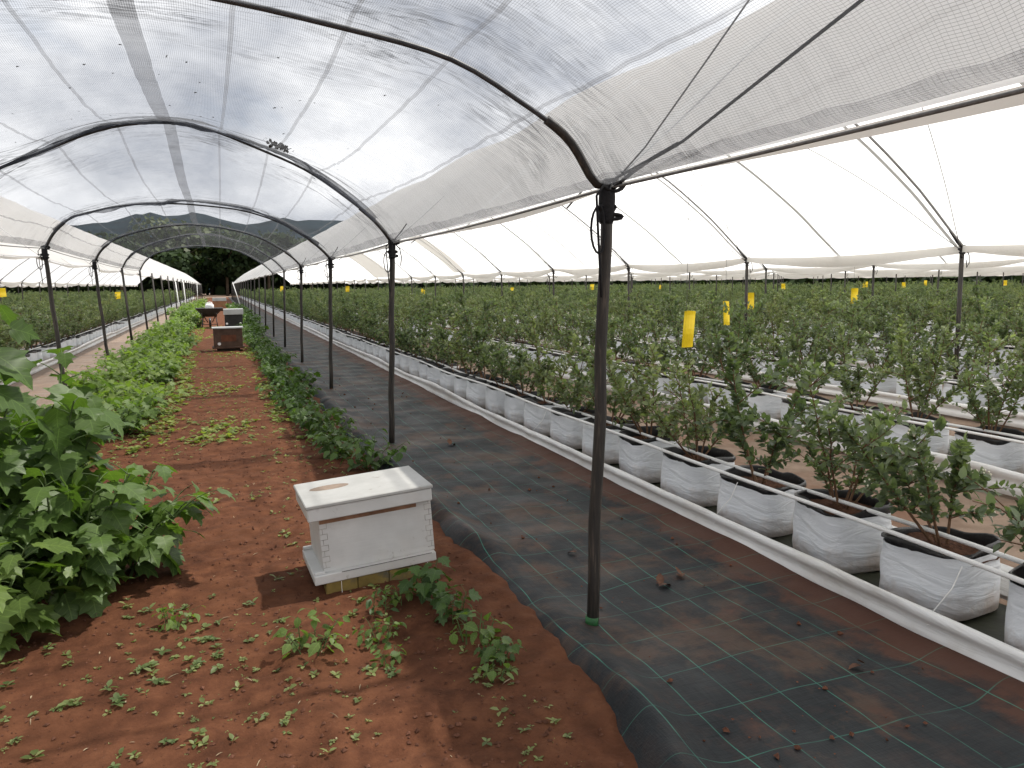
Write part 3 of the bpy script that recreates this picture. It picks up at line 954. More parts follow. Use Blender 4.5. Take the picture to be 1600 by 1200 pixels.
film_panel(-2.27, -1, 15.2, 18.4, 22, 47, 'beige doubled film strip hanging in the left tunnel, nearer one')
film_panel(-2.27, -1, 20.0, 23.6, 20, 47, 'beige doubled film strip in the left tunnel beside a leaning post')
film_panel(1.675, 1, 44.0, 50.0, 24, 47, 'beige doubled film strip far down the right tunnel')
film_panel(1.675, 1, 30.0, 32.0, 28, 47, 'narrow beige film strip between hoops of the right tunnel')

_t = MB(); _t.tube([(q[0], 0, q[1] - .035) for q in FR[::2]], 0.017, 7); HM = _t.mesh('film_hoop_pipe', True)
RX = [1.675 + TW * k for k in range(10)]
LX = [-2.27 - TW * k for k in range(6)]
for k, x in enumerate(RX): film_tunnel(x, False, k, k < 3)
for k, x in enumerate(LX): film_tunnel(x, True, k, k < 2)
RG = [9.6 - 9.625 + RX[k + 1] - .0 for k in range(len(RX) - 1)]
words = ['first', 'second', 'third', 'fourth', 'fifth', 'sixth', 'seventh', 'eighth', 'ninth', 'tenth']
for k in range(4):
    for j in range(-1, 19):
        near_lb = {0: ordn}.get(k)
        y = hy(j)
        if proj((RX[k] + 7.5, y, 2.2))[2] < .5: continue
        if k == 0 and 0 <= j < 5:
            lb = f'{ordn[j] if j else "nearest"} grey steel hoop under the white film of the right tunnel beside the path'
        else: lb = f'grey steel hoop under the white film of the {words[k]} tunnel to the right'
        film_hoop(RX[k], 1, y, lb, f'film hoops of right tunnel {words[k]}')
for k in range(2):
    for j in range(2, 19):
        film_hoop(LX[k], -1, hy(j), f'grey steel hoop under the white film of the {words[k]} tunnel to the left', f'film hoops of left tunnel {words[k]}')

# ropes across the first right film (seen through and under the film)
def film_surf(x):  # x measured from the tunnel edge
    return float(np.interp(x, FR[:, 0], FR[:, 1]))


for k, x0 in enumerate(RX[:2]):
    for j in range(0, 9):
        for dj in (-1, 1):
            pts = []
            for i in range(25):
                f_ = i / 24; xx = TW * (1 - f_); y = hy(j) + dj * DY * .55 * f_ * 1.6
                pts.append((x0 + xx * .985 + .05, y, film_surf(xx) - .06 - .04 * math.sin(math.pi * f_)))
            rope('roof_cord', pts, .005, MAT['cord'], f'thin cord crossing the white film of the {words[k]} tunnel to the right', group=f'roof cords of right tunnel {words[k]}')

# valley posts between film tunnels
pm = MB(); pm.tube([(0, 0, -.1), (0.0, 0, 2.1)], .030, 8)
PM = pm.mesh('pole', True)
km = MB()
for q in range(3): rope_coil(km, Vector((0, 0, 2.05 - .05 * q)), .045, 1.4, .010, q, .3)
for a in (-1, 1): km.tube([(0, 0, 2.06), (.10 * a, 0, 2.14), (.25 * a, 0, 2.30)], .014, 6)
km.tube([(.04, -.03, 2.05), (.10, -.03, 1.97), (.11, -.03, 1.86), (.07, -.03, 1.80), (.05, -.03, 1.9)], .007, 5)
KM = km.mesh('rope_knot', True)


def valley_post(x, y, label, group, knot):
    root = empty('support_post', (x, y, 0)); tag(root, label, 'post', group)
    root.rotation_euler = (random.uniform(-.012, .012), random.uniform(-.015, .015), 0)
    link('pole', PM, MAT['post'], root)
    if knot: link('rope_knot', KM, MAT['rope'], root)


for k in range(1, 8):
    for j in range(0, 19):
        x = RX[k] - .01; y = hy(j)
        u, v, d = proj((x, y, 1.5))
        if d < 1 or u > 1700: continue
        if k == 1 and 1 <= j < 5:
            lb = ['', 'dark post in the crop at the right edge between first and second white tunnels', 'dark post in the crop beside the third yellow trap',
                  'third dark post between the first and second right tunnels', 'fourth dark post between the first and second right tunnels'][j]
        else: lb = f'thin dark post in the {words[k - 1]} line of posts across the right crop'
        valley_post(x, y, lb, f'crop posts line {words[k - 1]}', k < 4 and d < 45)
for k in range(1, 4):
    for j in range(2, 19):
        x = LX[k] + .01; y = hy(j); u, v, d = proj((x, y, 1.5))
        if u < -60 or d < 1: continue
        valley_post(x, y, f'thin dark post in the {words[k - 1]} line of posts across the left crop', f'left crop posts line {words[k - 1]}', d < 45)

# ------------------------------------------------------------------ blueberry rows
ROWX_R = [3.33 + 2.65 * k for k in range(29)]
ROWX_L = [-3.90 - 2.65 * k for k in range(12)]


def gutter(x0, y0, y1, label, fine):
    root = empty('drain_gutter', (x0, 0, 0)); tag(root, label, 'gutter')
    yv = np.arange(y0, y1, 0.06 if fine else .35)
    for side in (-1, 1):
        sec = [(.395, -.01), (.408, .025), (.390, .052), (.372, .078), (.394, .104), (.408, .128), (.398, .156), (.380, .162), (.362, .125), (.345, .03)]
        P = np.zeros((len(yv), len(sec), 3))
        for i, (a, z) in enumerate(sec):
            w = vnoise(yv * 1.1, yv * 0 + side, 13 + int(abs(x0) * 3)); w2 = vnoise(yv * 4.5, yv * 0 + i * .4, 23)
            f_ = z / .158
            P[:, i, 0] = side * (a + .075 * w * f_ + .016 * w2 * (.3 + f_)); P[:, i, 1] = yv
            P[:, i, 2] = z * (1 + .25 * w + .35 * vnoise(yv * .45, yv * 0, 31 + int(abs(x0)))) + .004
        link('gutter_wall', grid_mesh('gutter_wall', P), MAT['gutter'], root)
    P = np.zeros((len(yv), 3, 3))
    for i, a in enumerate((-.29, 0, .29)): P[:, i] = np.stack([yv * 0 + a, yv, yv * 0 + .012 - .004 * (i == 1)], -1)
    link('gutter_floor', grid_mesh('gutter_floor', P), MAT['gutter_floor'], root)


for k, x in enumerate(ROWX_R[:16]):
    gutter(x, 0.6 if k == 0 else 1.5, 130, f'white film drain gutter under the {["first","second","third","fourth","fifth","sixth","seventh","eighth","ninth","tenth","eleventh","twelfth","thirteenth","fourteenth","fifteenth","sixteenth"][k]} blueberry row right of the path', k < 2)
for k, x in enumerate(ROWX_L[:4]):
    gutter(x, 6, 130, f'white film drain gutter under the {words[k]} blueberry row on the left', False)


def pipe_run(x, y0, y1, z, label, grp):
    t = MB(); pts = []
    y = y0
    while y < y1:
        pts.append((x + .018 * math.sin(y * 1.3 + x * 5) + .01 * math.sin(y * .5), y, z + .008 * math.sin(y * 1.9 + x)))
        y += .35 * max(1, y / 8)
    t.tube(pts, .0125, 7)
    tag(t.build('irrigation_pipe', MAT['pvc'], None, True), label, 'pipe', grp)


for k, x in enumerate(ROWX_R[:8]):
    for a, nm in ((-.24, 'left'), (-.05, 'right')):
        pipe_run(x + a, 0.8, 128, .378, f'{nm} white irrigation pipe of the pair along the {words[k]} right bag row', 'irrigation pipes')
for k, x in enumerate(ROWX_L[:2]):
    for a, nm in ((.1, 'inner'), (-.1, 'outer')):
        pipe_run(x + a, 8, 128, .378, f'{nm} white irrigation pipe of the pair along the {words[k]} left bag row', 'irrigation pipes')


# --- bag meshes
def bag_parts(seed):
    rg = np.random.default_rng(seed)
    n = 40; th = np.linspace(0, 2 * np.pi, n, endpoint=False)
    p_ = 4.2
    def sup(a, b):
        c_, s_ = np.cos(th), np.sin(th)
        r = (np.abs(c_) ** p_ + np.abs(s_) ** p_) ** (-1 / p_)
        return np.stack([a * r * c_, b * r * s_], -1)
    prof = [(.0, .93), (.008, .985), (.05, 1.01), (.10, 1.015), (.15, 1.01), (.20, 1.0), (.24, .99), (.268, .98)]
    rot = rg.uniform(-.2, .2)
    rings = []
    top_w = 0.03 * fbm(np.cos(th) * 1.3 + seed * 5, np.sin(th) * 1.3, 3, seed)
    for j, (z, s) in enumerate(prof):
        q = sup(.217 * s, .234 * s)
        ro = 1 + .040 * vnoise(th * 2.6 + seed * 3, th * 0 + z * 38, seed) * (1 if 0 < j else 0)
        f_ = z / .268
        rings.append(np.stack([q[:, 0] * ro, q[:, 1] * ro, z + top_w * f_ ** 3], -1))
    def ringmesh(name, rs, closed_bottom=False):
        V = np.concatenate(rs); m_ = len(rs); Fc = []
        for j in range(m_ - 1):
            for i in range(n):
                i2 = (i + 1) % n
                Fc.append((j * n + i, j * n + i2, (j + 1) * n + i2, (j + 1) * n + i))
        return np_mesh(name, V, [np.array(Fc)], True)
    bag = ringmesh('grow_bag', rings)
    # black lip: folded out over the white, with wavy edge, standing a little proud at the back
    lip = []
    hi = .304 + .036 * fbm(np.cos(th) * 1.2 + seed * 3, np.sin(th) * 1.2, 3, seed + 9)
    lo = .276 + .034 * fbm(np.cos(th) * 1.6 + seed * 7, np.sin(th) * 1.6, 3, seed + 19)
    for (s, z) in ((1.00, lo), (1.005, (lo + hi) / 2), (.99, hi - .006), (.965, hi), (.945, hi - .01), (.93, .25 + 0 * hi), (.92, .20 + 0 * hi)):
        q = sup(.217 * s, .234 * s); ro = 1 + .03 * vnoise(th * 3 + seed, th * 0 + 9.1, seed + 4)
        lip.append(np.stack([q[:, 0] * ro, q[:, 1] * ro, z], -1))
    rim = ringmesh('rim', lip)
    sub = []
    for s in (.94, .7, .45, .2, .01):
        q = sup(.217 * s, .234 * s)
        z = .245 + .02 * (1 - s) + .018 * fbm(q[:, 0] * 14 + seed, q[:, 1] * 14, 3, seed)
        sub.append(np.stack([q[:, 0], q[:, 1], z], -1))
    subm = ringmesh('substrate', sub)
    return bag, rim, subm


def bush_parts(seed, flowers=False, h=.80, nl=1250, spread=.46, lean=(0, 0)):
    global rng
    rg = np.random.default_rng(seed); keep = rng; rng = rg
    t = MB(); tips = []
    ns = rg.integers(4, 7)
    for s in range(ns):
        a = 2 * math.pi * (s + rg.random() * .7) / ns; le = rg.uniform(.35, 1.0)
        H_ = h * rg.uniform(.45, 1.15)
        b = Vector((.03 * math.cos(a), .03 * math.sin(a), .24))
        e_ = Vector((spread * le * math.cos(a) + lean[0], spread * le * math.sin(a) + lean[1], .25 + H_))
        mid = b.lerp(e_, .5) + Vector((rg.normal() * .04, rg.normal() * .04, .05))
        main = []
        for i in range(9):
            f_ = i / 8
            main.append(b * (1 - f_) ** 2 + mid * 2 * f_ * (1 - f_) + e_ * f_ * f_ + Vector((rg.normal(), rg.normal(), 0)) * .008 * i / 8)
        t.tube([tuple(q) for q in main], [.0085 * (1 - .75 * i / 8) for i in range(9)], 5, False)
        tips.append((main, 1.0))
        for br in range(rg.integers(5, 9)):
            i = rg.integers(2, 8); p0 = main[i]; a2 = rg.random() * 6.283; ln = rg.uniform(.12, .36) * (1 - .03 * i)
            d = Vector((math.cos(a2), math.sin(a2), rg.uniform(.1, 1.0))).normalized() * ln
            sub = [p0, p0 + d * .5 + Vector((0, 0, .015)), p0 + d + Vector((0, 0, rg.uniform(-.03, .05)))]
            t.tube([tuple(q) for q in sub], [.004, .003, .0016], 4, False)
            tips.append((sub, .9))
    stems = t.mesh('stems', True)
    # leaves along all branches
    wts = np.array([(len(b) - 1) * (1.0 if len(b) < 5 else 1.3) * w for b, w in tips]); wts /= wts.sum()
    ch = rg.choice(len(tips), nl, p=wts)
    pos = np.zeros((nl, 3)); ax = np.zeros((nl, 3))
    for i, c_ in enumerate(ch):
        b, w = tips[c_]; lo = .22 if len(b) > 5 else .12
        u = (lo + (1 - lo) * rg.random() ** .8) * (len(b) - 1); k = min(int(u), len(b) - 2)
        p = b[k].lerp(b[k + 1], u - k); tan = (b[k + 1] - b[k]).normalized()
        pos[i] = p; o = Vector(rg.normal(size=3)); o -= tan * o.dot(tan); o.normalize()
        ax[i] = o * .9 + tan * .55 + Vector((0, 0, .12))
    pos += rg.normal(size=(nl, 3)) * .010
    size = .036 + .028 * rg.random(nl)
    upv = np.array([0, 0, 1.0]) + .55 * rg.normal(size=(nl, 3))
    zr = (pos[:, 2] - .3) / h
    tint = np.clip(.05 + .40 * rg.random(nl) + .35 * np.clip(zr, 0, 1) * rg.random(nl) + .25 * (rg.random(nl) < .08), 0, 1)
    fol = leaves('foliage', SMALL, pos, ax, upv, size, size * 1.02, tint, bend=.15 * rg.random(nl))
    fl = None
    if flowers:
        mb = MB()
        for i in range(16):
            b, w = tips[rg.integers(0, len(tips))]
            c_ = b[-1] + Vector(rg.normal(size=3) * .02)
            for q in range(5):
                d = Vector(rg.normal(size=3)) * .012
                mb.lathe([(0.001, .006), (.004, .004), (.005, 0), (.003, -.005), (.001, -.006)], tuple(c_ + d), 5)
        fl = mb.mesh('blossoms', True)
    rng = keep
    return stems, fol, fl


BAGS = [bag_parts(s) for s in (1, 2, 3, 4, 5, 6, 7)]
BUSH = [bush_parts(11, h=.80), bush_parts(12, False, .86, 1500, .50), bush_parts(13, h=.68, nl=1100), bush_parts(14, h=.92, nl=1500, spread=.38),
        bush_parts(15, True, .72, 1300, .50), bush_parts(16, h=.56, nl=900, spread=.42), bush_parts(17, h=.98, nl=1300, spread=.34), bush_parts(18, h=.76, nl=1200, spread=.52)]
NEAR = bush_parts(21, True, .74, 1500, .42, (-.08, .10))


def bush_thing(loc, rz, bi, gi, sc, fs, label, group, special=None):
    root = empty('potted_blueberry_bush', loc, rz); tag(root, label, 'potted bush', group)
    bag, rim, sub = BAGS[gi]
    b = link('grow_bag', bag, None, root); link('rim', rim, None, b)
    link('substrate', sub, None, root)
    st, fo, fl = special or BUSH[bi]
    hz = rng.uniform(1.12, 1.28)
    for q in (b, root.children[-1]): q.scale = (1, rng.uniform(.97, 1.06), hz)
    b.rotation_euler = (rng.uniform(-.04, .04), rng.uniform(-.04, .04), 0)
    s_ = link('stems', st, None, root); f_ = link('foliage', fo, None, root)
    parts = [s_, f_]
    if fl is not None: parts.append(link('blossoms', fl, None, root))
    for q in parts:
        q.scale = (fs, fs, sc); q.location = (0, 0, .25 * (1 - sc) + .05); q.rotation_euler = (0, 0, rz * 3.7)
    return root


for bag, rim, sub in BAGS:
    bag.materials.append(MAT['bag']); rim.materials.append(MAT['bag_black']); sub.materials.append(MAT['substrate'])
for st, fo, fl in BUSH + [NEAR]:
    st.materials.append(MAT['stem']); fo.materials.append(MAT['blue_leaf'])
    if fl: fl.materials.append(MAT['blossom'])

cand = []
SPB = 0.71
first_y = {0: 2.60}
for side, rows in (('right', ROWX_R), ('left', ROWX_L)):
    for k, x in enumerate(rows):
        y = 2.01 if (side == 'right' and k == 0) else 1.5 + .37 * ((k * 7) % 3) / 2
        while y < 128:
            jx, jy = rng.uniform(-.02, .02), rng.uniform(-.03, .03)
            u, v, d = proj((x, y, .6))
            if d > .8 and -140 < u < 1760 and not (side == 'left' and y < 5):
                cand.append((d, side, k, x + jx, y + jy))
            y += SPB
cand.sort()
ORD2 = ['nearest', 'second', 'third', 'fourth', 'fifth', 'sixth', 'seventh', 'eighth', 'ninth', 'tenth']
vis = [c_ for c_ in cand]
cnt = {}
NB_IND = 296
far = []
for i, (d, side, k, x, y) in enumerate(cand):
    if i >= NB_IND: far.append((x, y)); continue
    cnt[(side, k)] = cnt.get((side, k), 0) + 1; c_ = cnt[(side, k)]
    rowname = {('right', 0): 'first bag row beside the black path', ('right', 1): 'second bag row right of the path', ('right', 2): 'third bag row right of the path'}.get((side, k))
    if side == 'right' and k < 2 and c_ <= 9:
        lb = f'{ORD2[c_ - 1]} blueberry bush in a white bag along the {rowname}'
    elif rowname: lb = f'blueberry bush in a white bag farther along the {rowname}'
    else: lb = f'blueberry bush in a white bag in the {(words + ["eleventh", "twelfth", "thirteenth", "fourteenth", "fifteenth", "sixteenth", "seventeenth", "eighteenth", "nineteenth", "twentieth"])[k]} crop row to the {side}'
    sc = rng.uniform(.90, 1.24); fs = rng.uniform(.92, 1.18)
    sp = None
    bi = int(rng.integers(0, 8))
    if side == 'right' and k == 0 and c_ == 2: sp = NEAR; sc = 1.0; fs = 1.0
    bush_thing((x, y, .012), rng.uniform(-.25, .25), bi, int(rng.integers(0, 7)), sc, fs, lb, f'blueberry bushes of the {side} {(words + ["later"] * 20)[k]} row', sp)


def stuff_instances(name, pts, srcs, label, cat):
    n = len(pts)
    me = bpy.data.meshes.new(name); me.vertices.add(n)
    P = np.array([(x, y, .012) for x, y in pts], np.float32); me.vertices.foreach_set("co", P.ravel())
    for nm, arr in (("var", rng.integers(0, len(srcs), n).astype(np.float32)), ("rz", rng.uniform(0, 6.28, n)), ("sc", rng.uniform(.85, 1.2, n))):
        at = me.attributes.new(nm, 'FLOAT', 'POINT'); at.data.foreach_set("value", np.asarray(arr, np.float32))
    o = bpy.data.objects.new(name, me); col.objects.link(o)
    ng = bpy.data.node_groups.new(name, 'GeometryNodeTree')
    ng.interface.new_socket("Geometry", in_out='INPUT', socket_type='NodeSocketGeometry')
    ng.interface.new_socket("Geometry", in_out='OUTPUT', socket_type='NodeSocketGeometry')
    gi = ng.nodes.new("NodeGroupInput"); go = ng.nodes.new("NodeGroupOutput"); jn = ng.nodes.new("GeometryNodeJoinGeometry")

    def at(nm):
        a = ng.nodes.new("GeometryNodeInputNamedAttribute"); a.data_type = 'FLOAT'; a.inputs["Name"].default_value = nm
        return a.outputs["Attribute"]
    for k, objs in enumerate(srcs):
        j2 = ng.nodes.new("GeometryNodeJoinGeometry")
        for ob in objs:
            oi = ng.nodes.new("GeometryNodeObjectInfo"); oi.transform_space = 'ORIGINAL'; oi.inputs["Object"].default_value = ob
            ng.links.new(oi.outputs["Geometry"], j2.inputs[0])
        ip = ng.nodes.new("GeometryNodeInstanceOnPoints")
        cmp_ = ng.nodes.new("FunctionNodeCompare"); cmp_.data_type = 'FLOAT'; cmp_.operation = 'EQUAL'
        ng.links.new(at("var"), cmp_.inputs[0]); cmp_.inputs[1].default_value = k; cmp_.inputs["Epsilon"].default_value = .1
        cx = ng.nodes.new("ShaderNodeCombineXYZ"); ng.links.new(at("rz"), cx.inputs[2])
        ng.links.new(gi.outputs[0], ip.inputs["Points"]); ng.links.new(cmp_.outputs[0], ip.inputs["Selection"])
        ng.links.new(j2.outputs[0], ip.inputs["Instance"]); ng.links.new(cx.outputs[0], ip.inputs["Rotation"]); ng.links.new(at("sc"), ip.inputs["Scale"])
        ng.links.new(ip.outputs[0], jn.inputs[0])
    ng.links.new(jn.outputs[0], go.inputs[0])
    md = o.modifiers.new("scatter", 'NODES'); md.node_group = ng
    tag(o, label, cat, kind='stuff')
    return o


def find_part(meshname_mesh):
    for o in bpy.data.objects:
        if o.type == 'MESH' and o.data == meshname_mesh: return o


srcs = []
for i in range(8):
    srcs.append([q for q in (find_part(BUSH[i][1]), find_part(BAGS[i % 4][0]), find_part(BAGS[i % 4][1])) if q])
stuff_instances('blueberry_bushes', far, srcs, 'mass of blueberry bushes in white bags reaching to the far end of the fields', 'crop')

# ------------------------------------------------------------------ yellow sticky traps
def trap(px, py_top, py_bot, wpx, label, twist=0.0):
    zc = F_PX * .37 / (py_bot - py_top)
    dvec = RM @ _ray(px, (py_top + py_bot) / 2)
    c = np.array(CAM) + dvec * zc
    root = empty('sticky_trap', tuple(c)); tag(root, label, 'sticky trap', 'yellow sticky traps')
    w = wpx / F_PX * zc; hh = .185
    nx, ny = 5, 9
    P = np.zeros((2, ny, nx, 3))
    ca, sa = math.cos(math.atan2(dvec[0], dvec[1])), -math.sin(math.atan2(dvec[0], dvec[1]))
    for j in range(ny):
        for i in range(nx):
            a = (i / (nx - 1) - .5) * w; z = (j / (ny - 1) - .5) * 2 * hh
            bow = .012 * math.sin(j * .9 + px) + .02 * (i / (nx - 1) - .5) ** 2 * 4 + twist * a * z * 4
            zz = z + (.02 * abs(i / (nx - 1) - .3) * -1 if j == ny - 1 else 0) + a * .08
            a2 = a + .03 * math.sin(px) * z / hh * .4
            for s in (0, 1):
                P[s, j, i] = (a2 * ca - (bow + .002 * s) * sa * -1 * -1, a2 * sa + (bow + .002 * s) * ca, zz)
    V = P.reshape(-1, 3); nn = nx * ny; Fc = []
    for j in range(ny - 1):
        for i in range(nx - 1):
            q = (j * nx + i, j * nx + i + 1, (j + 1) * nx + i + 1, (j + 1) * nx + i)
            Fc.append(q); Fc.append(tuple(x + nn for x in q[::-1]))
    bd = [i for i in range(nx)] + [j * nx + nx - 1 for j in range(1, ny)] + [(ny - 1) * nx + i for i in range(nx - 2, -1, -1)] + [j * nx for j in range(ny - 2, 0, -1)]
    for a, b in zip(bd, bd[1:] + bd[:1]): Fc.append((b, a, a + nn, b + nn))
    link('card', np_mesh('card', V, [np.array(Fc)], False), MAT['yellow'], root)
    # hanging strings up to the roof
    x = c[0]
    x0 = min((r for r in RX if r <= x), key=lambda r: x - r) if x > 1.7 else None
    zt = film_surf(x - x0) if x0 is not None else film_surf(-2.27 - x - TW * math.floor((-2.27 - x) / TW))
    t = MB()
    t.tube([(-.3 * w * ca, 0, hh - .01), (-.3 * w * ca + .01, 0.01, (zt - c[2]) * .6), (0.0, 0, zt - c[2] - .02)], .0022, 4)
    t.build('string', MAT['cord'], root, True)


for a in [(1076, 485, 543, 17, 'largest yellow sticky trap hanging over the second blueberry row', .3), (1135, 470, 508, 9, 'second nearest yellow sticky trap, seen half edge-on and curled', 1.2),
          (1172, 457, 484, 12, 'yellow sticky trap hanging beside a dark crop post'), (1335, 450, 474, 10, 'slanted yellow sticky trap right of the crop post row', .4),
          (1224, 443, 452, 6, 'small yellow sticky trap far between two crop posts'), (1352, 440, 449, 7, 'small far yellow sticky trap above the slanted one'),
          (1412, 441, 450, 5, 'tiny far yellow sticky trap right of the slanted trap'), (1446, 438, 446, 4, 'tiny far yellow sticky trap near the right crop post'),
          (1570, 438, 446, 6, 'small far yellow sticky trap at the right edge of the field'), (925, 444, 453, 6, 'small yellow sticky trap just left of the nearest post'),
          (1032, 445, 452, 4, 'tiny far yellow sticky trap above the largest trap'), (800, 449, 457, 5, 'small yellow sticky trap mid field right of the second post'),
          (661, 451, 460, 6, 'small yellow sticky trap beside the second post'), (543, 447, 456, 6, 'small yellow sticky trap between the second and third posts'),
          (441, 447, 455, 6, 'small yellow sticky trap low beside the far right posts'), (184, 456, 467, 8, 'yellow sticky trap over the left crop beside a leaning post'),
          (4, 450, 464, 9, 'yellow sticky trap at the left edge above the broad leaves')]:
    trap(*a)

# strings tying the gutter to the pipe
for i, y in enumerate((2.42, 4.05, 7.2)):
    t = MB(); t.tube([(3.09, y, .35), (3.05, y + .01, .25), (2.95, y + .02, .15)], .0028, 5)
    lp = [(2.938 + .012 * math.sin(a), y + .02 + .012 * math.cos(a), .125 + .02 * math.cos(a * .5) - .02) for a in np.linspace(0, 6.28, 10)]
    t.tube(lp, .0025, 5)
    tag(t.build('tie_string', MAT['white_cord'], None, True), f'{ORD2[i]} white string looped from the irrigation pipe to the gutter edge', 'string', 'white tie strings')

# ------------------------------------------------------------------ beehives
def paint_white():
    m = NM("flaked_white_paint")
    g = m.noise(1.0, 6, 0.65, m.pos((3, 3, 30)))
    c = m.ramp(m.noise(5, 5), [(0.3, (0.50, 0.50, 0.49)), (0.7, (0.60, 0.60, 0.59))])
    chip = m.ramp(m.noise(22, 8, 0.75, dist=0.5), [(0.58, 0.0), (0.61, 1.0)])
    c = m.mix(m.math('MULTIPLY', chip, m.ramp(m.noise(3.3, 4), [(0.50, 0.0), (0.66, 0.85)])), c, (0.18, 0.15, 0.12))
    c = m.mix(m.ramp(m.noise(2.3, 6), [(0.45, 0.0), (0.8, 0.55)]), c, (0.40, 0.34, 0.28))
    return m.done(m.pbr(c, 0.55, m.bump(g, 0.25, 0.008), 0.35))


MAT['paint'] = paint_white()
m = NM("weathered_lid_sheet")
c = m.ramp(m.noise(4, 6, 0.65), [(0.3, (0.33, 0.33, 0.315)), (0.7, (0.45, 0.45, 0.435))])
c = m.mix(m.ramp(m.noise(13, 6, 0.7), [(0.62, 0), (0.70, 0.8)]), c, (0.24, 0.21, 0.18))
MAT['lid'] = m.done(m.pbr(c, 0.5, m.bump(m.noise(9, 4), 0.15, 0.01), 0.4))
MAT['rust'] = simple("rusty_stain", (0.22, 0.165, 0.125), 0.7, 0.3, 12)
MAT['bare_wood'] = simple("bare_brown_wood", (0.24, 0.13, 0.08), 0.75, 0.4, 12, 0.2, 0.3)
MAT['joint'] = simple("worn_joint_line", (0.30, 0.28, 0.25), 0.9, 0.6, 25)
MAT['dark_gap'] = simple("dark_wood_gap", (0.03, 0.025, 0.02), 0.9, 0.3, 10)
MAT['yellow_wood'] = simple("yellow_painted_wood", (0.21, 0.15, 0.045), 0.75, 0.35, 9, 0.2, 0.3, dirt=(0.07, 0.075, 0.07), dirt_at=(0.5, 0.66))
MAT['blue_mark'] = simple("worn_blue_print", (0.10, 0.12, 0.14), 0.7, 0.4, 30)

HZ = math.radians(2.0); HT = math.radians(-3.6)
hive = empty('beehive', (0.722, 4.255, -0.004), HZ)
hive.rotation_euler = (0, HT, HZ)
tag(hive, 'white painted beehive with chipped corners on a yellow crate, nearest to the camera', 'beehive')
BW, BD = .622, .43            # long side, depth
tl = Matrix.Rotation(math.radians(-1.2), 3, 'X')
t = MB(); t.box((0.03, 0.03, .298), (BW, BD, .306), 0, .004); body = t.build('brood_box', MAT['paint'], hive)
# box joints at the two front corners: thin recessed dark lines, proud fingers
t = MB()
for s in (-1, 1):
    for k in range(9):
        z = .172 + k * .031
        t.box((.03 + s * (BW / 2 - .020), .03 - BD / 2 - .0008, z), (.040 if k % 2 else .036, .0016, .0018))
        t.box((.03 + s * (BW / 2 - (.040 if k % 2 else .016)), .03 - BD / 2 - .0008, z + .0165), (.0018, .0016, .033))
t.build('joint_line', MAT['joint'], body)
t = MB(); t.box((-.01, .03 - BD / 2 - .0012, .4275), (BW - .09, .003, .024)); t.build('bare_strip', MAT['bare_wood'], body)
t = MB(); t.box((.03, .03 - BD / 2 - .0018, .4475), (BW - .01, .004, .006)); t.build('lid_gap', MAT['dark_gap'], body)
t = MB(); t.box((0, 0.0, .486), (.675, .480, .070), 0, .005); lid = t.build('lid', MAT['paint'], hive)
t = MB(); t.box((0, 0.0, .532), (.690, .495, .022), 0, .005); ls = t.build('lid_sheet', MAT['lid'], lid)
t = MB()
V = [(0.11 * math.cos(a) - .17, .05 * math.sin(a) + .06, .5435) for a in np.linspace(0, 6.28, 24, endpoint=False)]
t.add(V, [tuple(range(24))]); t.build('round_stain', MAT['rust'], ls)
# bottom board with landing lip to the left
t = MB(); t.box((.0, .015, .122), (.672, BD + .045, .05), 0, .004)
t.build('bottom_board', MAT['paint'], hive)
t = MB(); t.box((-.303, .03 + BD / 2 - .006, .156), (.058, .022, .020), 0, .003); t.box((-.303, .03 - BD / 2 - .013, .154), (.058, .020, .016), 0, .003); t.build('entrance_rail', MAT['paint'], hive)
t = MB(); t.box((.06, .015 - (BD + .045) / 2 - .001, .1465), (BW - .12, .002, .0025)); t.build('board_seam', MAT['dark_gap'], body)
t = MB()
for k in range(3): t.box((-.20 + .172 * k, .0, .045), (.168, .43, .104), 0, .004)
cr = t.build('stand_crate', MAT['yellow_wood'], hive); cr.rotation_euler = (0, -HT, 0)
t = MB()
for (x, y_) in ((.28, -.2), (-.2, -.2)): t.tube([(x, y_ - .03, .10), (x - .004, y_ - .035, 0.0)], .0015, 4)
t.build('loose_thread', MAT['white_cord'], hive)


def hive2(loc, rz, w, dpt, h, legs, mat_b, mat_l, label, lidh=.03, band=None, marks=()):
    root = empty('beehive', loc, rz); tag(root, label, 'beehive')
    z0 = legs
    t = MB(); t.box((0, 0, z0 + .03), (w + .08, dpt + .08, .045), 0, .004); t.build('bottom_board', mat_b, root)
    t = MB(); t.box((0, 0, z0 + .053 + h / 2), (w, dpt, h), 0, .005); b = t.build('brood_box', mat_b, root)
    if band: t = MB(); t.box((.02 * w, -dpt / 2 - .002, z0 + .05 + h * .48), (w * .52, .004, h * .36)); t.build('faded_patch', band, b)
    t = MB(); t.box((0, 0, z0 + .056 + h + lidh / 2), (w + .06, dpt + .06, lidh), 0, .005); t.build('lid', mat_l, root)
    t = MB(); t.box((0, -dpt * .28, z0 / 2), (w * .8, .12, z0)); t.box((0, dpt * .28, z0 / 2), (w * .8, .12, z0)); t.build('stand', MAT['dark_gap'], root)
    for (mx_, mz) in marks:
        t = MB(); t.lathe([(0.001, -.012), (.035, -.012), (.04, 0.0)], (mx_, -dpt / 2 - .0, z0 + mz), 12, 'y'); t.build('vent_disc', MAT['pvc'], b)
    return root


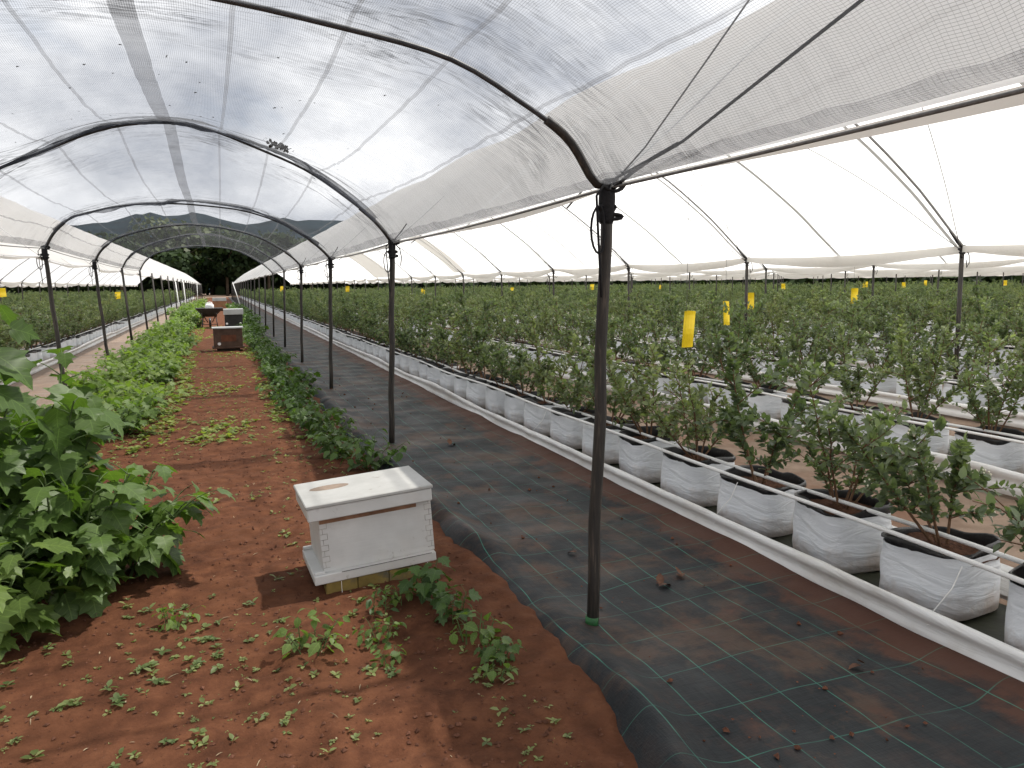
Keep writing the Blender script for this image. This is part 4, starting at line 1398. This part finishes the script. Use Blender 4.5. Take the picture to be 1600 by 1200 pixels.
MAT['brown_wood'] = simple("dark_brown_hive_wood", (0.075, 0.045, 0.032), 0.75, 0.4, 6, 0.25, 0.2)
MAT['red_wood'] = simple("reddish_worn_wood", (0.125, 0.048, 0.026), 0.75, 0.4, 6, 0.2)
MAT['orange_wood'] = simple("pale_orange_wood", (0.30, 0.15, 0.08), 0.75, 0.25, 5, 0.2)
MAT['black_wood'] = simple("blackish_hive_wood", (0.022, 0.022, 0.021), 0.6, 0.4, 6, 0.3)
MAT['grey_lid'] = simple("grey_metal_lid", (0.42, 0.43, 0.42), 0.45, 0.12, 4, 0.5)
hive2((0.145, 21.3, 0), .02, .70, .50, .46, .08, MAT['brown_wood'], MAT['grey_lid'], 'dark brown beehive with reddish faded front and a thin pale lid', .035, MAT['red_wood'], ((-.22, .13),))
hive2((0.44, 30.0, 0), 0, .62, .55, .45, .16, MAT['black_wood'], MAT['grey_lid'], 'blackish beehive with a deep pale grey lid behind the brown one', .20, None, ((-.24, .18), (.22, .18)))
hive2((-0.02, 58.0, 0), 0, .85, .6, .55, .10, MAT['orange_wood'], MAT['grey_lid'], 'pale orange beehive with white lid far down the soil strip', .22)

# ------------------------------------------------------------------ wheelbarrow and jug
MAT['barrow'] = simple("dark_barrow_steel", (0.035, 0.032, 0.03), 0.6, 0.4, 8, 0.4)
wb = empty('wheelbarrow', (-0.42, 33.5, 0), 0.0)
tag(wb, 'dark steel wheelbarrow seen from its handles beside the leafy row', 'wheelbarrow')
t = MB()
rings = []
for (z, sx, sy) in ((.48, .22, .30), (.62, .36, .44), (.80, .52, .58), (.83, .54, .60), (.80, .50, .56), (.63, .34, .42), (.50, .20, .28)):
    r = []
    for k in range(24):
        a = 2 * math.pi * k / 24; c_, s_ = math.cos(a), math.sin(a); q = (abs(c_) ** 3 + abs(s_) ** 3) ** (-1 / 3)
        r.append((sx * q * c_, .05 + sy * q * s_, z))
    rings.append(r)
V = [p for r in rings for p in r]; Fc = []
for j in range(len(rings) - 1):
    for k in range(24): k2 = (k + 1) % 24; Fc.append((j * 24 + k, j * 24 + k2, (j + 1) * 24 + k2, (j + 1) * 24 + k))
Fc.append(tuple(range(24))[::-1]); Fc.append(tuple(len(V) - 24 + k for k in range(24)))
t.add(V, Fc); t.build('tray', MAT['barrow'], wb, True)
for s in (-1, 1):
    t = MB(); t.tube([(s * .28, -.95, .62), (s * .27, -.5, .50), (s * .20, .3, .46), (s * .09, .85, .22)], .02, 8); t.build('handle', MAT['barrow'], wb, True)
    t = MB(); t.tube([(s * .24, -.35, .50), (s * .30, -.42, .03), (s * .30, -.30, .012), (s * .24, -.05, .48)], .018, 7); t.build('leg', MAT['barrow'], wb, True)
t = MB(); t.tube([(-.30, -.40, .18), (.30, -.40, .18)], .012, 6); t.build('stretcher', MAT['barrow'], wb)
w_ = empty('wheel', (0, .88, .2)); w_.parent = wb
t = MB(); t.lathe([(.13, -.04), (.19, -.045), (.20, 0), (.19, .045), (.13, .04), (.13, -.04)], (0, 0, 0), 24, 'x'); t.build('tyre', MAT['bag_black'], w_, True)
t = MB(); t.lathe([(.0, -.03), (.13, -.03), (.13, .03), (.0, .03)], (0, 0, 0), 20, 'x'); t.build('rim', MAT['grey_lid'], w_, True)
t = MB()
jr = []
for (z, sx, sy) in ((.0, .20, .12), (.02, .22, .14), (.22, .22, .14), (.27, .19, .12), (.30, .10, .08), (.31, .05, .05)):
    jr.append([(sx * (abs(math.cos(a)) ** 3 + abs(math.sin(a)) ** 3) ** (-1 / 3) * math.cos(a), sy * (abs(math.cos(a)) ** 3 + abs(math.sin(a)) ** 3) ** (-1 / 3) * math.sin(a), z) for a in np.linspace(0, 6.283, 20, endpoint=False)])
V = [p for r in jr for p in r]; Fc = []
for j in range(len(jr) - 1):
    for k in range(20): k2 = (k + 1) % 20; Fc.append((j * 20 + k, j * 20 + k2, (j + 1) * 20 + k2, (j + 1) * 20 + k))
t.add(V, Fc + [tuple(100 + k for k in range(20))])
jug = empty('jug', (-0.40, 33.5, .775)); jug.scale = (.75, .75, .75); tag(jug, 'white plastic jug lying in the wheelbarrow tray', 'jug')
t.build('bottle', MAT['pvc'], jug, True)
t = MB(); t.tube([(-.12, 0, .27), (-.10, 0, .36), (.02, 0, .38), (.12, 0, .36), (.14, 0, .27)], .022, 8); t.build('handle', MAT['pvc'], jug, True)
t = MB(); t.lathe([(.05, .30), (.05, .35), (.0, .355)], (-.15, 0, 0), 12); t.build('cap', MAT['grey_lid'], jug, True)

# ------------------------------------------------------------------ broad-leaved plants
def leafy_parts(seed, h, spread, nst, nl, lsize, tmpl=LOBED, lean=(0, 0), dirs=None, droop=.35):
    """stems + petioled leaves"""
    global rng
    rg = np.random.default_rng(seed); keep = rng; rng = rg
    t = MB(); pos = []; ax = []; up = []; sz = []; tn = []
    per = max(3, nl // nst)
    for s in range(nst):
        a = (2 * math.pi * (s + rg.random() * .6) / nst) if dirs is None else dirs[s % len(dirs)] + rg.normal() * .2
        le = rg.uniform(.35, 1.0); H_ = h * rg.uniform(.6, 1.0) * (1.05 - .35 * le)
        b = Vector((.05 * math.cos(a), .05 * math.sin(a), -.02))
        e_ = Vector((spread * le * math.cos(a) + lean[0], spread * le * math.sin(a) + lean[1], H_))
        c_ = b.lerp(e_, .45) + Vector((0, 0, H_ * .25))
        ln = []
        for i in range(10):
            f_ = i / 9; ln.append(b * (1 - f_) ** 2 + c_ * 2 * f_ * (1 - f_) + e_ * f_ * f_)
        t.tube([tuple(q) for q in ln], [lsize * .055 * (1 - .6 * i / 9) for i in range(10)], 6, False)
        for q in range(per):
            u = (.12 + .88 * (q + rg.random()) / per) * 9; k = min(int(u), 8); p = ln[k].lerp(ln[k + 1], u - k)
            a2 = q * 2.4 + rg.normal() * .5
            out = Vector((math.cos(a2), math.sin(a2), rg.uniform(.1, .7)))
            pl = lsize * rg.uniform(.35, 1.0)
            tip = p + out.normalized() * pl
            t.tube([tuple(p), tuple(p.lerp(tip, .5) + Vector((0, 0, .06 * pl))), tuple(tip)], [lsize * .020, lsize * .016, lsize * .012], 4, False)
            pos.append(tip)
            outh = Vector((out.x, out.y, 0)).normalized()
            ax.append(outh * rg.uniform(.5, 1.0) + Vector((rg.normal() * .3, rg.normal() * .3, -droop * rg.uniform(.1, 1.8))))
            up.append(Vector((0, 0, 1)) + outh * .5 + Vector(rg.normal(size=3)) * .28)
            fs = lsize * rg.uniform(.55, 1.15) * (1.0 if u < 8 else .75)
            sz.append(fs); tn.append(min(1, max(0, .15 + .45 * rg.random() + .35 * u / 9)))
    pos = np.array(pos); ax = np.array(ax); up = np.array(up); sz = np.array(sz)
    fol = leaves('foliage', tmpl, pos, ax, up, sz, sz * (1.0 + .15 * rg.random(len(sz))), np.array(tn), bend=.05 + .35 * rg.random(len(sz)))
    st = t.mesh('stems', True)
    rng = keep
    return st, fol


def place_plant(name, parts, loc, rz, sc, mats, label, cat, group=None):
    root = empty(name, loc, rz); root.scale = (sc, sc, sc); tag(root, label, cat, group)
    link('stems', parts[0], mats[0], root); link('foliage', parts[1], mats[1], root)
    return root


G = (MAT['green_stem'], MAT['big_leaf'])
for i, (x, y, h, spd, ns, nl, ls, ln, lb) in enumerate([
    (-1.25, 4.30, 1.95, .26, 7, 130, .20, (.08, 0), 'tallest broad-leaved plant at the left edge of the photo'),
    (-0.98, 4.75, 1.42, .42, 12, 250, .185, (.02, 0), 'dense broad-leaved plant with big lobed leaves beside the soil strip'),
    (-0.84, 4.38, .92, .40, 10, 180, .165, (.06, -.03), 'mid-height lobed-leaf plant in front of the dense one'),
    (-0.58, 4.74, .66, .40, 9, 130, .16, (.14, 0), 'low lobed-leaf plant sprawling onto the red soil toward the hive'),
    (-1.42, 5.35, 1.30, .45, 8, 150, .19, (.05, 0), 'broad-leaved plant behind the tallest one on the left'),
    (-1.10, 3.96, .70, .32, 8, 120, .15, (0, 0), 'small lobed-leaf plant at the lower left photo edge'),
    (-1.35, 6.6, .95, .45, 7, 90, .16, (0, 0), 'farther broad-leaved plant where the green row begins')]):
    place_plant('leafy_plant', leafy_parts(100 + i, h, spd, ns, nl, ls, lean=ln), (x, y, soil_z(x, y)), 0, 1.0, G, lb, 'leafy plant')

VINE = [leafy_parts(200 + i, .55, .50, 9, 170, .105, droop=.25) for i in range(4)]
TALLV = [leafy_parts(210 + i, .95, .45, 9, 200, .12, droop=.3) for i in range(2)]
DARK = [leafy_parts(220 + i, .36, .34, 9, 130, .085, LOBED if i % 2 else OVAL, droop=.3) for i in range(4)]
y = 7.9; i = 0
while y < 60:
    tall = 33 < y < 47 or y > 52
    for q in range(2):
        x = (-1.22 if q == 0 else -1.72) + rng.uniform(-.26, .26) + (.10 if tall else 0)
        p = TALLV[i % 2] if tall else VINE[int(rng.integers(0, 4))]
        lb = 'taller bushy green plant far along the left leafy row beside the wheelbarrow' if tall else 'low pale green vine clump in the leafy row left of the soil strip'
        place_plant('vine_plant', p, (x, y + rng.uniform(-.2, .2), 0.0), rng.uniform(0, 6.28), rng.uniform(.5, 1.2), (MAT['green_stem'], MAT['vine_leaf']), lb, 'vine plant', 'leafy row left ' + ('tall' if tall else 'low'))
        i += 1
    y += .72 if y < 22 else 1.1
y = 6.75; i = 0
while y < 60:
    x = 0.92 + rng.uniform(-.12, .14) + (.12 if y < 8.5 else 0)
    lb = ['clump of dark weeds just behind the white hive', 'second clump of dark weeds behind the white hive'][i] if i < 2 else 'low dark weed clump in the row right of the soil strip'
    place_plant('weed_clump', DARK[i % 4], (x, y, 0.01), rng.uniform(0, 6.28), rng.uniform(.65, 1.1) * (1.0 if y < 10 else 1.15) * (1.5 if y > 26 else 1), (MAT['green_stem'], MAT['dark_leaf']), lb, 'weed clump', 'dark weeds right of the soil')
    y += .62 if y < 22 else 1.0; i += 1

# weeds near the hive
WEED = [leafy_parts(240, .26, .12, 5, 34, .085, LOBED), leafy_parts(241, .24, .14, 5, 40, .065, OVAL), leafy_parts(242, .14, .12, 5, 22, .07, OVAL), leafy_parts(243, .34, .07, 2, 24, .085, SMALL)]
for (x, y, k, s, mk, lb) in [
    (0.30, 3.42, 1, .95, 'vine_leaf', 'bushy pale weed in front of the left corner of the white hive'),
    (0.93, 3.72, 0, 1.0, 'dark_leaf', 'broad-leaved weed in front of the white hive stand'),
    (0.66, 3.68, 3, .6, 'dark_leaf', 'spiky upright weed against the front of the hive crate'),
    (0.62, 3.45, 1, .7, 'vine_leaf', 'small bright weed left of the broad-leaved one by the hive'),
    (0.98, 3.45, 0, .75, 'dark_leaf', 'lobed weed creeping from the hive toward the black fabric'),
    (1.02, 3.22, 2, 1.1, 'dark_leaf', 'low weed midway along the line by the fabric edge'),
    (1.04, 2.98, 0, .6, 'dark_leaf', 'end weed of the line nearest the black fabric corner'),
    (0.98, 2.86, 2, .7, 'vine_leaf', 'small yellowish weed at the near end of the weed line'),
    (0.62, 3.22, 2, .7, 'vine_leaf', 'sparse weed trailing below the hive shadow'),
    (-0.30, 3.92, 1, .7, 'vine_leaf', 'leafy weed on red soil below the sprawling plant'),
    (0.80, 3.78, 2, .8, 'vine_leaf', 'tiny weed at the right corner of the hive crate')]:
    place_plant('weed', WEED[k], (x, y, soil_z(x, y)), rng.uniform(0, 6.28), s, (MAT['green_stem'], MAT[mk]), lb, 'weed')

# seedlings : stuff over the soil, larger ones as things
def seedling_mesh(name, centres, sizes, tmpl=SMALL, per=(3, 7)):
    pos = []; ax = []; up = []; sz = []
    for (x, y, z), s in zip(centres, sizes):
        k = rng.integers(*per); a0 = rng.random() * 6.28
        for q in range(k):
            a = a0 + q * 2 * math.pi / k + rng.normal() * .25
            hz = s * rng.uniform(.15, .5)
            pos.append((x + .06 * s * math.cos(a), y + .06 * s * math.sin(a), z + hz)); ax.append((math.cos(a), math.sin(a), rng.uniform(-.1, .75)))
            up.append((rng.normal() * .2, rng.normal() * .2, 1)); sz.append(s * rng.uniform(.6, 1.15))
    sz = np.array(sz)
    return leaves(name, tmpl, np.array(pos), np.array(ax), np.array(up), sz, sz * 1.15, bend=.2 * rng.random(len(sz)))


C_ = []; S_ = []
for q in range(3600):
    y = 2.0 + 20 * rng.random() ** 1.9; x = rng.uniform(-1.2, 1.1)
    if x > mat_edge(np.array(y)) - .12: continue
    if vnoise(np.array(x * 1.6), np.array(y * 1.1), 55) < -.06 + .2 * rng.random() - .1: continue
    C_.append((x, y, soil_z(x, y) - .005)); S_.append((.007 + .026 * rng.random() ** 2.6) * (1 + .04 * y))
tag(link('seedlings', seedling_mesh('seedlings', C_, S_), MAT['seed_leaf']), 'scattered tiny green seedlings over the red soil', 'seedlings', kind='stuff')
C_ = []; S_ = []
for q in range(9000):
    y = 8.4 + 26 * rng.random() ** 1.35; x = rng.uniform(-1.1, .95)
    if rng.random() > (y - 8.2) / 2.2 + .1 or rng.random() < .25: continue
    cx = vnoise(np.array(x * 1.1), np.array(y * .45), 57) + (.30 if x < .25 else .18) * np.exp(-((y - 11.8) / 2.6) ** 2) + .30 * (abs(x + .05) > .55) - .12
    if cx < .0 + .28 * rng.random(): continue
    C_.append((x, y, soil_z(x, y) - .005)); S_.append(.02 + .055 * rng.random() ** 1.5)
tag(link('ground_cover', seedling_mesh('ground_cover', C_, S_, OVAL), MAT['cover_leaf']), 'yellow green ground cover patches on the soil strip', 'ground cover', kind='stuff')
SEED = [seedling_mesh('leaf_rosette', [(0, 0, 0), (.03, .02, 0), (-.03, .015, 0)][:1 + i % 3], [.042, .034, .03][:1 + i % 3], SMALL, (5, 8)) for i in range(5)]
for me in SEED: me.materials.append(MAT['seed_leaf'])
k = 0
for q in range(400):
    y = 2.15 + 2.2 * rng.random(); x = rng.uniform(-1.0, .95)
    u, v, d = proj((x, y, 0))
    if not (0 < u < 1000 and 880 < v < 1210) or (abs(x - .73) < .45 and y > 3.7): continue
    if x > mat_edge(np.array(y)) - .2 or (x > .45 and rng.random() < .7): continue
    o = link('seedling_weed', SEED[k % 5], None, None, (x, y, soil_z(x, y))); o.rotation_euler = (0, 0, rng.uniform(0, 6.28)); s = .35 + .65 * rng.random() ** 1.6; o.scale = (s, s, s)
    tag(o, 'small pale green seedling standing on the bare red soil in front', 'seedling', 'seedlings on the near soil'); k += 1
    if k > 70: break

# clods and crumbs
def crumbs(name, pts, sizes, mat, label, cat):
    base = np.array([(1, 0, 0), (-1, 0, 0), (0, 1, 0), (0, -1, 0), (0, 0, .7), (0, 0, -.6)], float)
    fa = np.array([(0, 2, 4), (2, 1, 4), (1, 3, 4), (3, 0, 4), (2, 0, 5), (1, 2, 5), (3, 1, 5), (0, 3, 5)])
    n = len(pts); jit = base[None] * (1 + .5 * rng.normal(size=(n, 6, 1)) * .6)
    an = rng.random(n) * 6.28; c_, s_ = np.cos(an), np.sin(an)
    V = jit * np.array(sizes)[:, None, None]
    V = np.stack([V[..., 0] * c_[:, None] - V[..., 1] * s_[:, None], V[..., 0] * s_[:, None] + V[..., 1] * c_[:, None], V[..., 2]], -1) + np.array(pts)[:, None, :]
    me = np_mesh(name, V.reshape(-1, 3), [(fa[None] + (np.arange(n) * 6)[:, None, None]).reshape(-1, 3)], False)
    return tag(link(name, me, mat), label, cat, kind='stuff')


pts = []; sz = []
for q in range(9500):
    y = 1.9 + 9 * rng.random() ** 1.6; x = rng.uniform(-1.6, 1.3)
    if x > mat_edge(np.array(y)) - .02: continue
    s = .0025 + .011 * rng.random() ** 4; pts.append((x, y, soil_z(x, y) + s * .3)); sz.append(s)
crumbs('soil_clods', pts, sz, MAT['clod'], 'crumbly red clods on the soil strip', 'soil clods')
pts = []; sz = []
for q in range(260):
    y = 1.9 + 12 * rng.random() ** 1.4; x = rng.uniform(1.5, 2.9)
    if x < mat_edge(np.array(y)) + .25: continue
    s = .004 + .014 * rng.random() ** 4; pts.append((x, y, fab_z(x, y) + .002)); sz.append(s)
crumbs('path_crumbs', pts, sz, MAT['clod'], 'bits of red soil scattered on the black fabric path', 'soil crumbs')

# litter lying on the net
def net_z(x, y):
    c, _ = net_point(y, .03); o = np.argsort(c[:, 0]); return float(np.interp(x, c[o, 0], c[o, 1]))


n = 110
cx, cy = .55, 7.05
P = np.stack([cx + rng.normal(size=n) * .038, cy + rng.normal(size=n) * .04, np.zeros(n)], -1)
P[:, 2] = [net_z(a, b) + .006 + .02 * rng.random() for a, b in P[:, :2]]
tag(link('leaf_clump', leaves('leaf_clump', OVAL, P, rand_dirs(n), rand_dirs(n) + np.array([0, 0, .6]), .018 + .022 * rng.random(n)), MAT['litter']), 'brown clump of dry leaves caught on top of the mesh net', 'leaf clump')
P = []
for q in range(60):
    x = rng.uniform(-1.6, 1.4); y = rng.uniform(3.3, 8.5); P.append((x, y, net_z(x, y) + .015))
n = len(P)
tag(link('net_litter', leaves('net_litter', OVAL, np.array(P), rand_dirs(n) * np.array([1, 1, .2]), np.tile([0, 0, 1.0], (n, 1)) + .2 * rand_dirs(n), .012 + .016 * rng.random(n)), MAT['litter']), 'small dry leaf bits scattered over the mesh net', 'leaf litter', kind='stuff')

n = 110
P = []
for q in range(n * 2):
    y = 2.0 + 10 * rng.random() ** 1.6; x = rng.uniform(-1.4, 1.1)
    if x < mat_edge(np.array(y)) - .1: P.append((x, y, soil_z(x, y) + .004))
n = len(P); D = rand_dirs(n); D[:, 2] *= .12
tag(link('dry_stalks', leaves('dry_stalks', SMALL, np.array(P), D, np.tile([0, 0, 1.0], (n, 1)), .015 + .05 * rng.random(n) ** 2, .004 + .009 * rng.random(n)), simple("dry_straw", (0.32, 0.25, 0.16), 0.8, 0.35, 20)), 'dry straw and leaf bits lying on the red soil', 'straw', kind='stuff')

for i, (x, y, a, sz_, lb) in enumerate([(2.12, 3.42, .3, .085, 'curled brown dead leaf on the black fabric right of the nearest post'), (2.30, 3.48, 1.2, .075, 'brown dead leaf on the fabric nearest the white gutter'),
                            (1.93, 4.05, 2.2, .06, 'small brown dead leaf on the fabric just behind the nearest post'), (2.10, 7.4, .7, .10, 'dead leaf on the fabric beside the second post'),
                            (2.45, 2.35, 2.9, .06, 'dark dead leaf on the fabric in the lower right corner')]):
    o = link('dead_leaf', leaves('dead_leaf', OVAL, np.array([[0, 0, .012], [.01, .01, .016]]), np.array([[math.cos(a), math.sin(a), .12], [math.cos(a + .8), math.sin(a + .8), .3]]), np.array([[0, .2, 1.0], [.3, 0, 1.0]]), np.array([sz_, sz_ * .8]), bend=np.array([.3, -.4])), MAT['dead_leaf'] if 'dead_leaf' in MAT else MAT.setdefault('dead_leaf', simple("dead_leaf_brown", (0.10, 0.045, 0.025), 0.8, 0.4, 30)), None, (x, y, fab_z(x, y)))
    tag(o, lb, 'dead leaf')
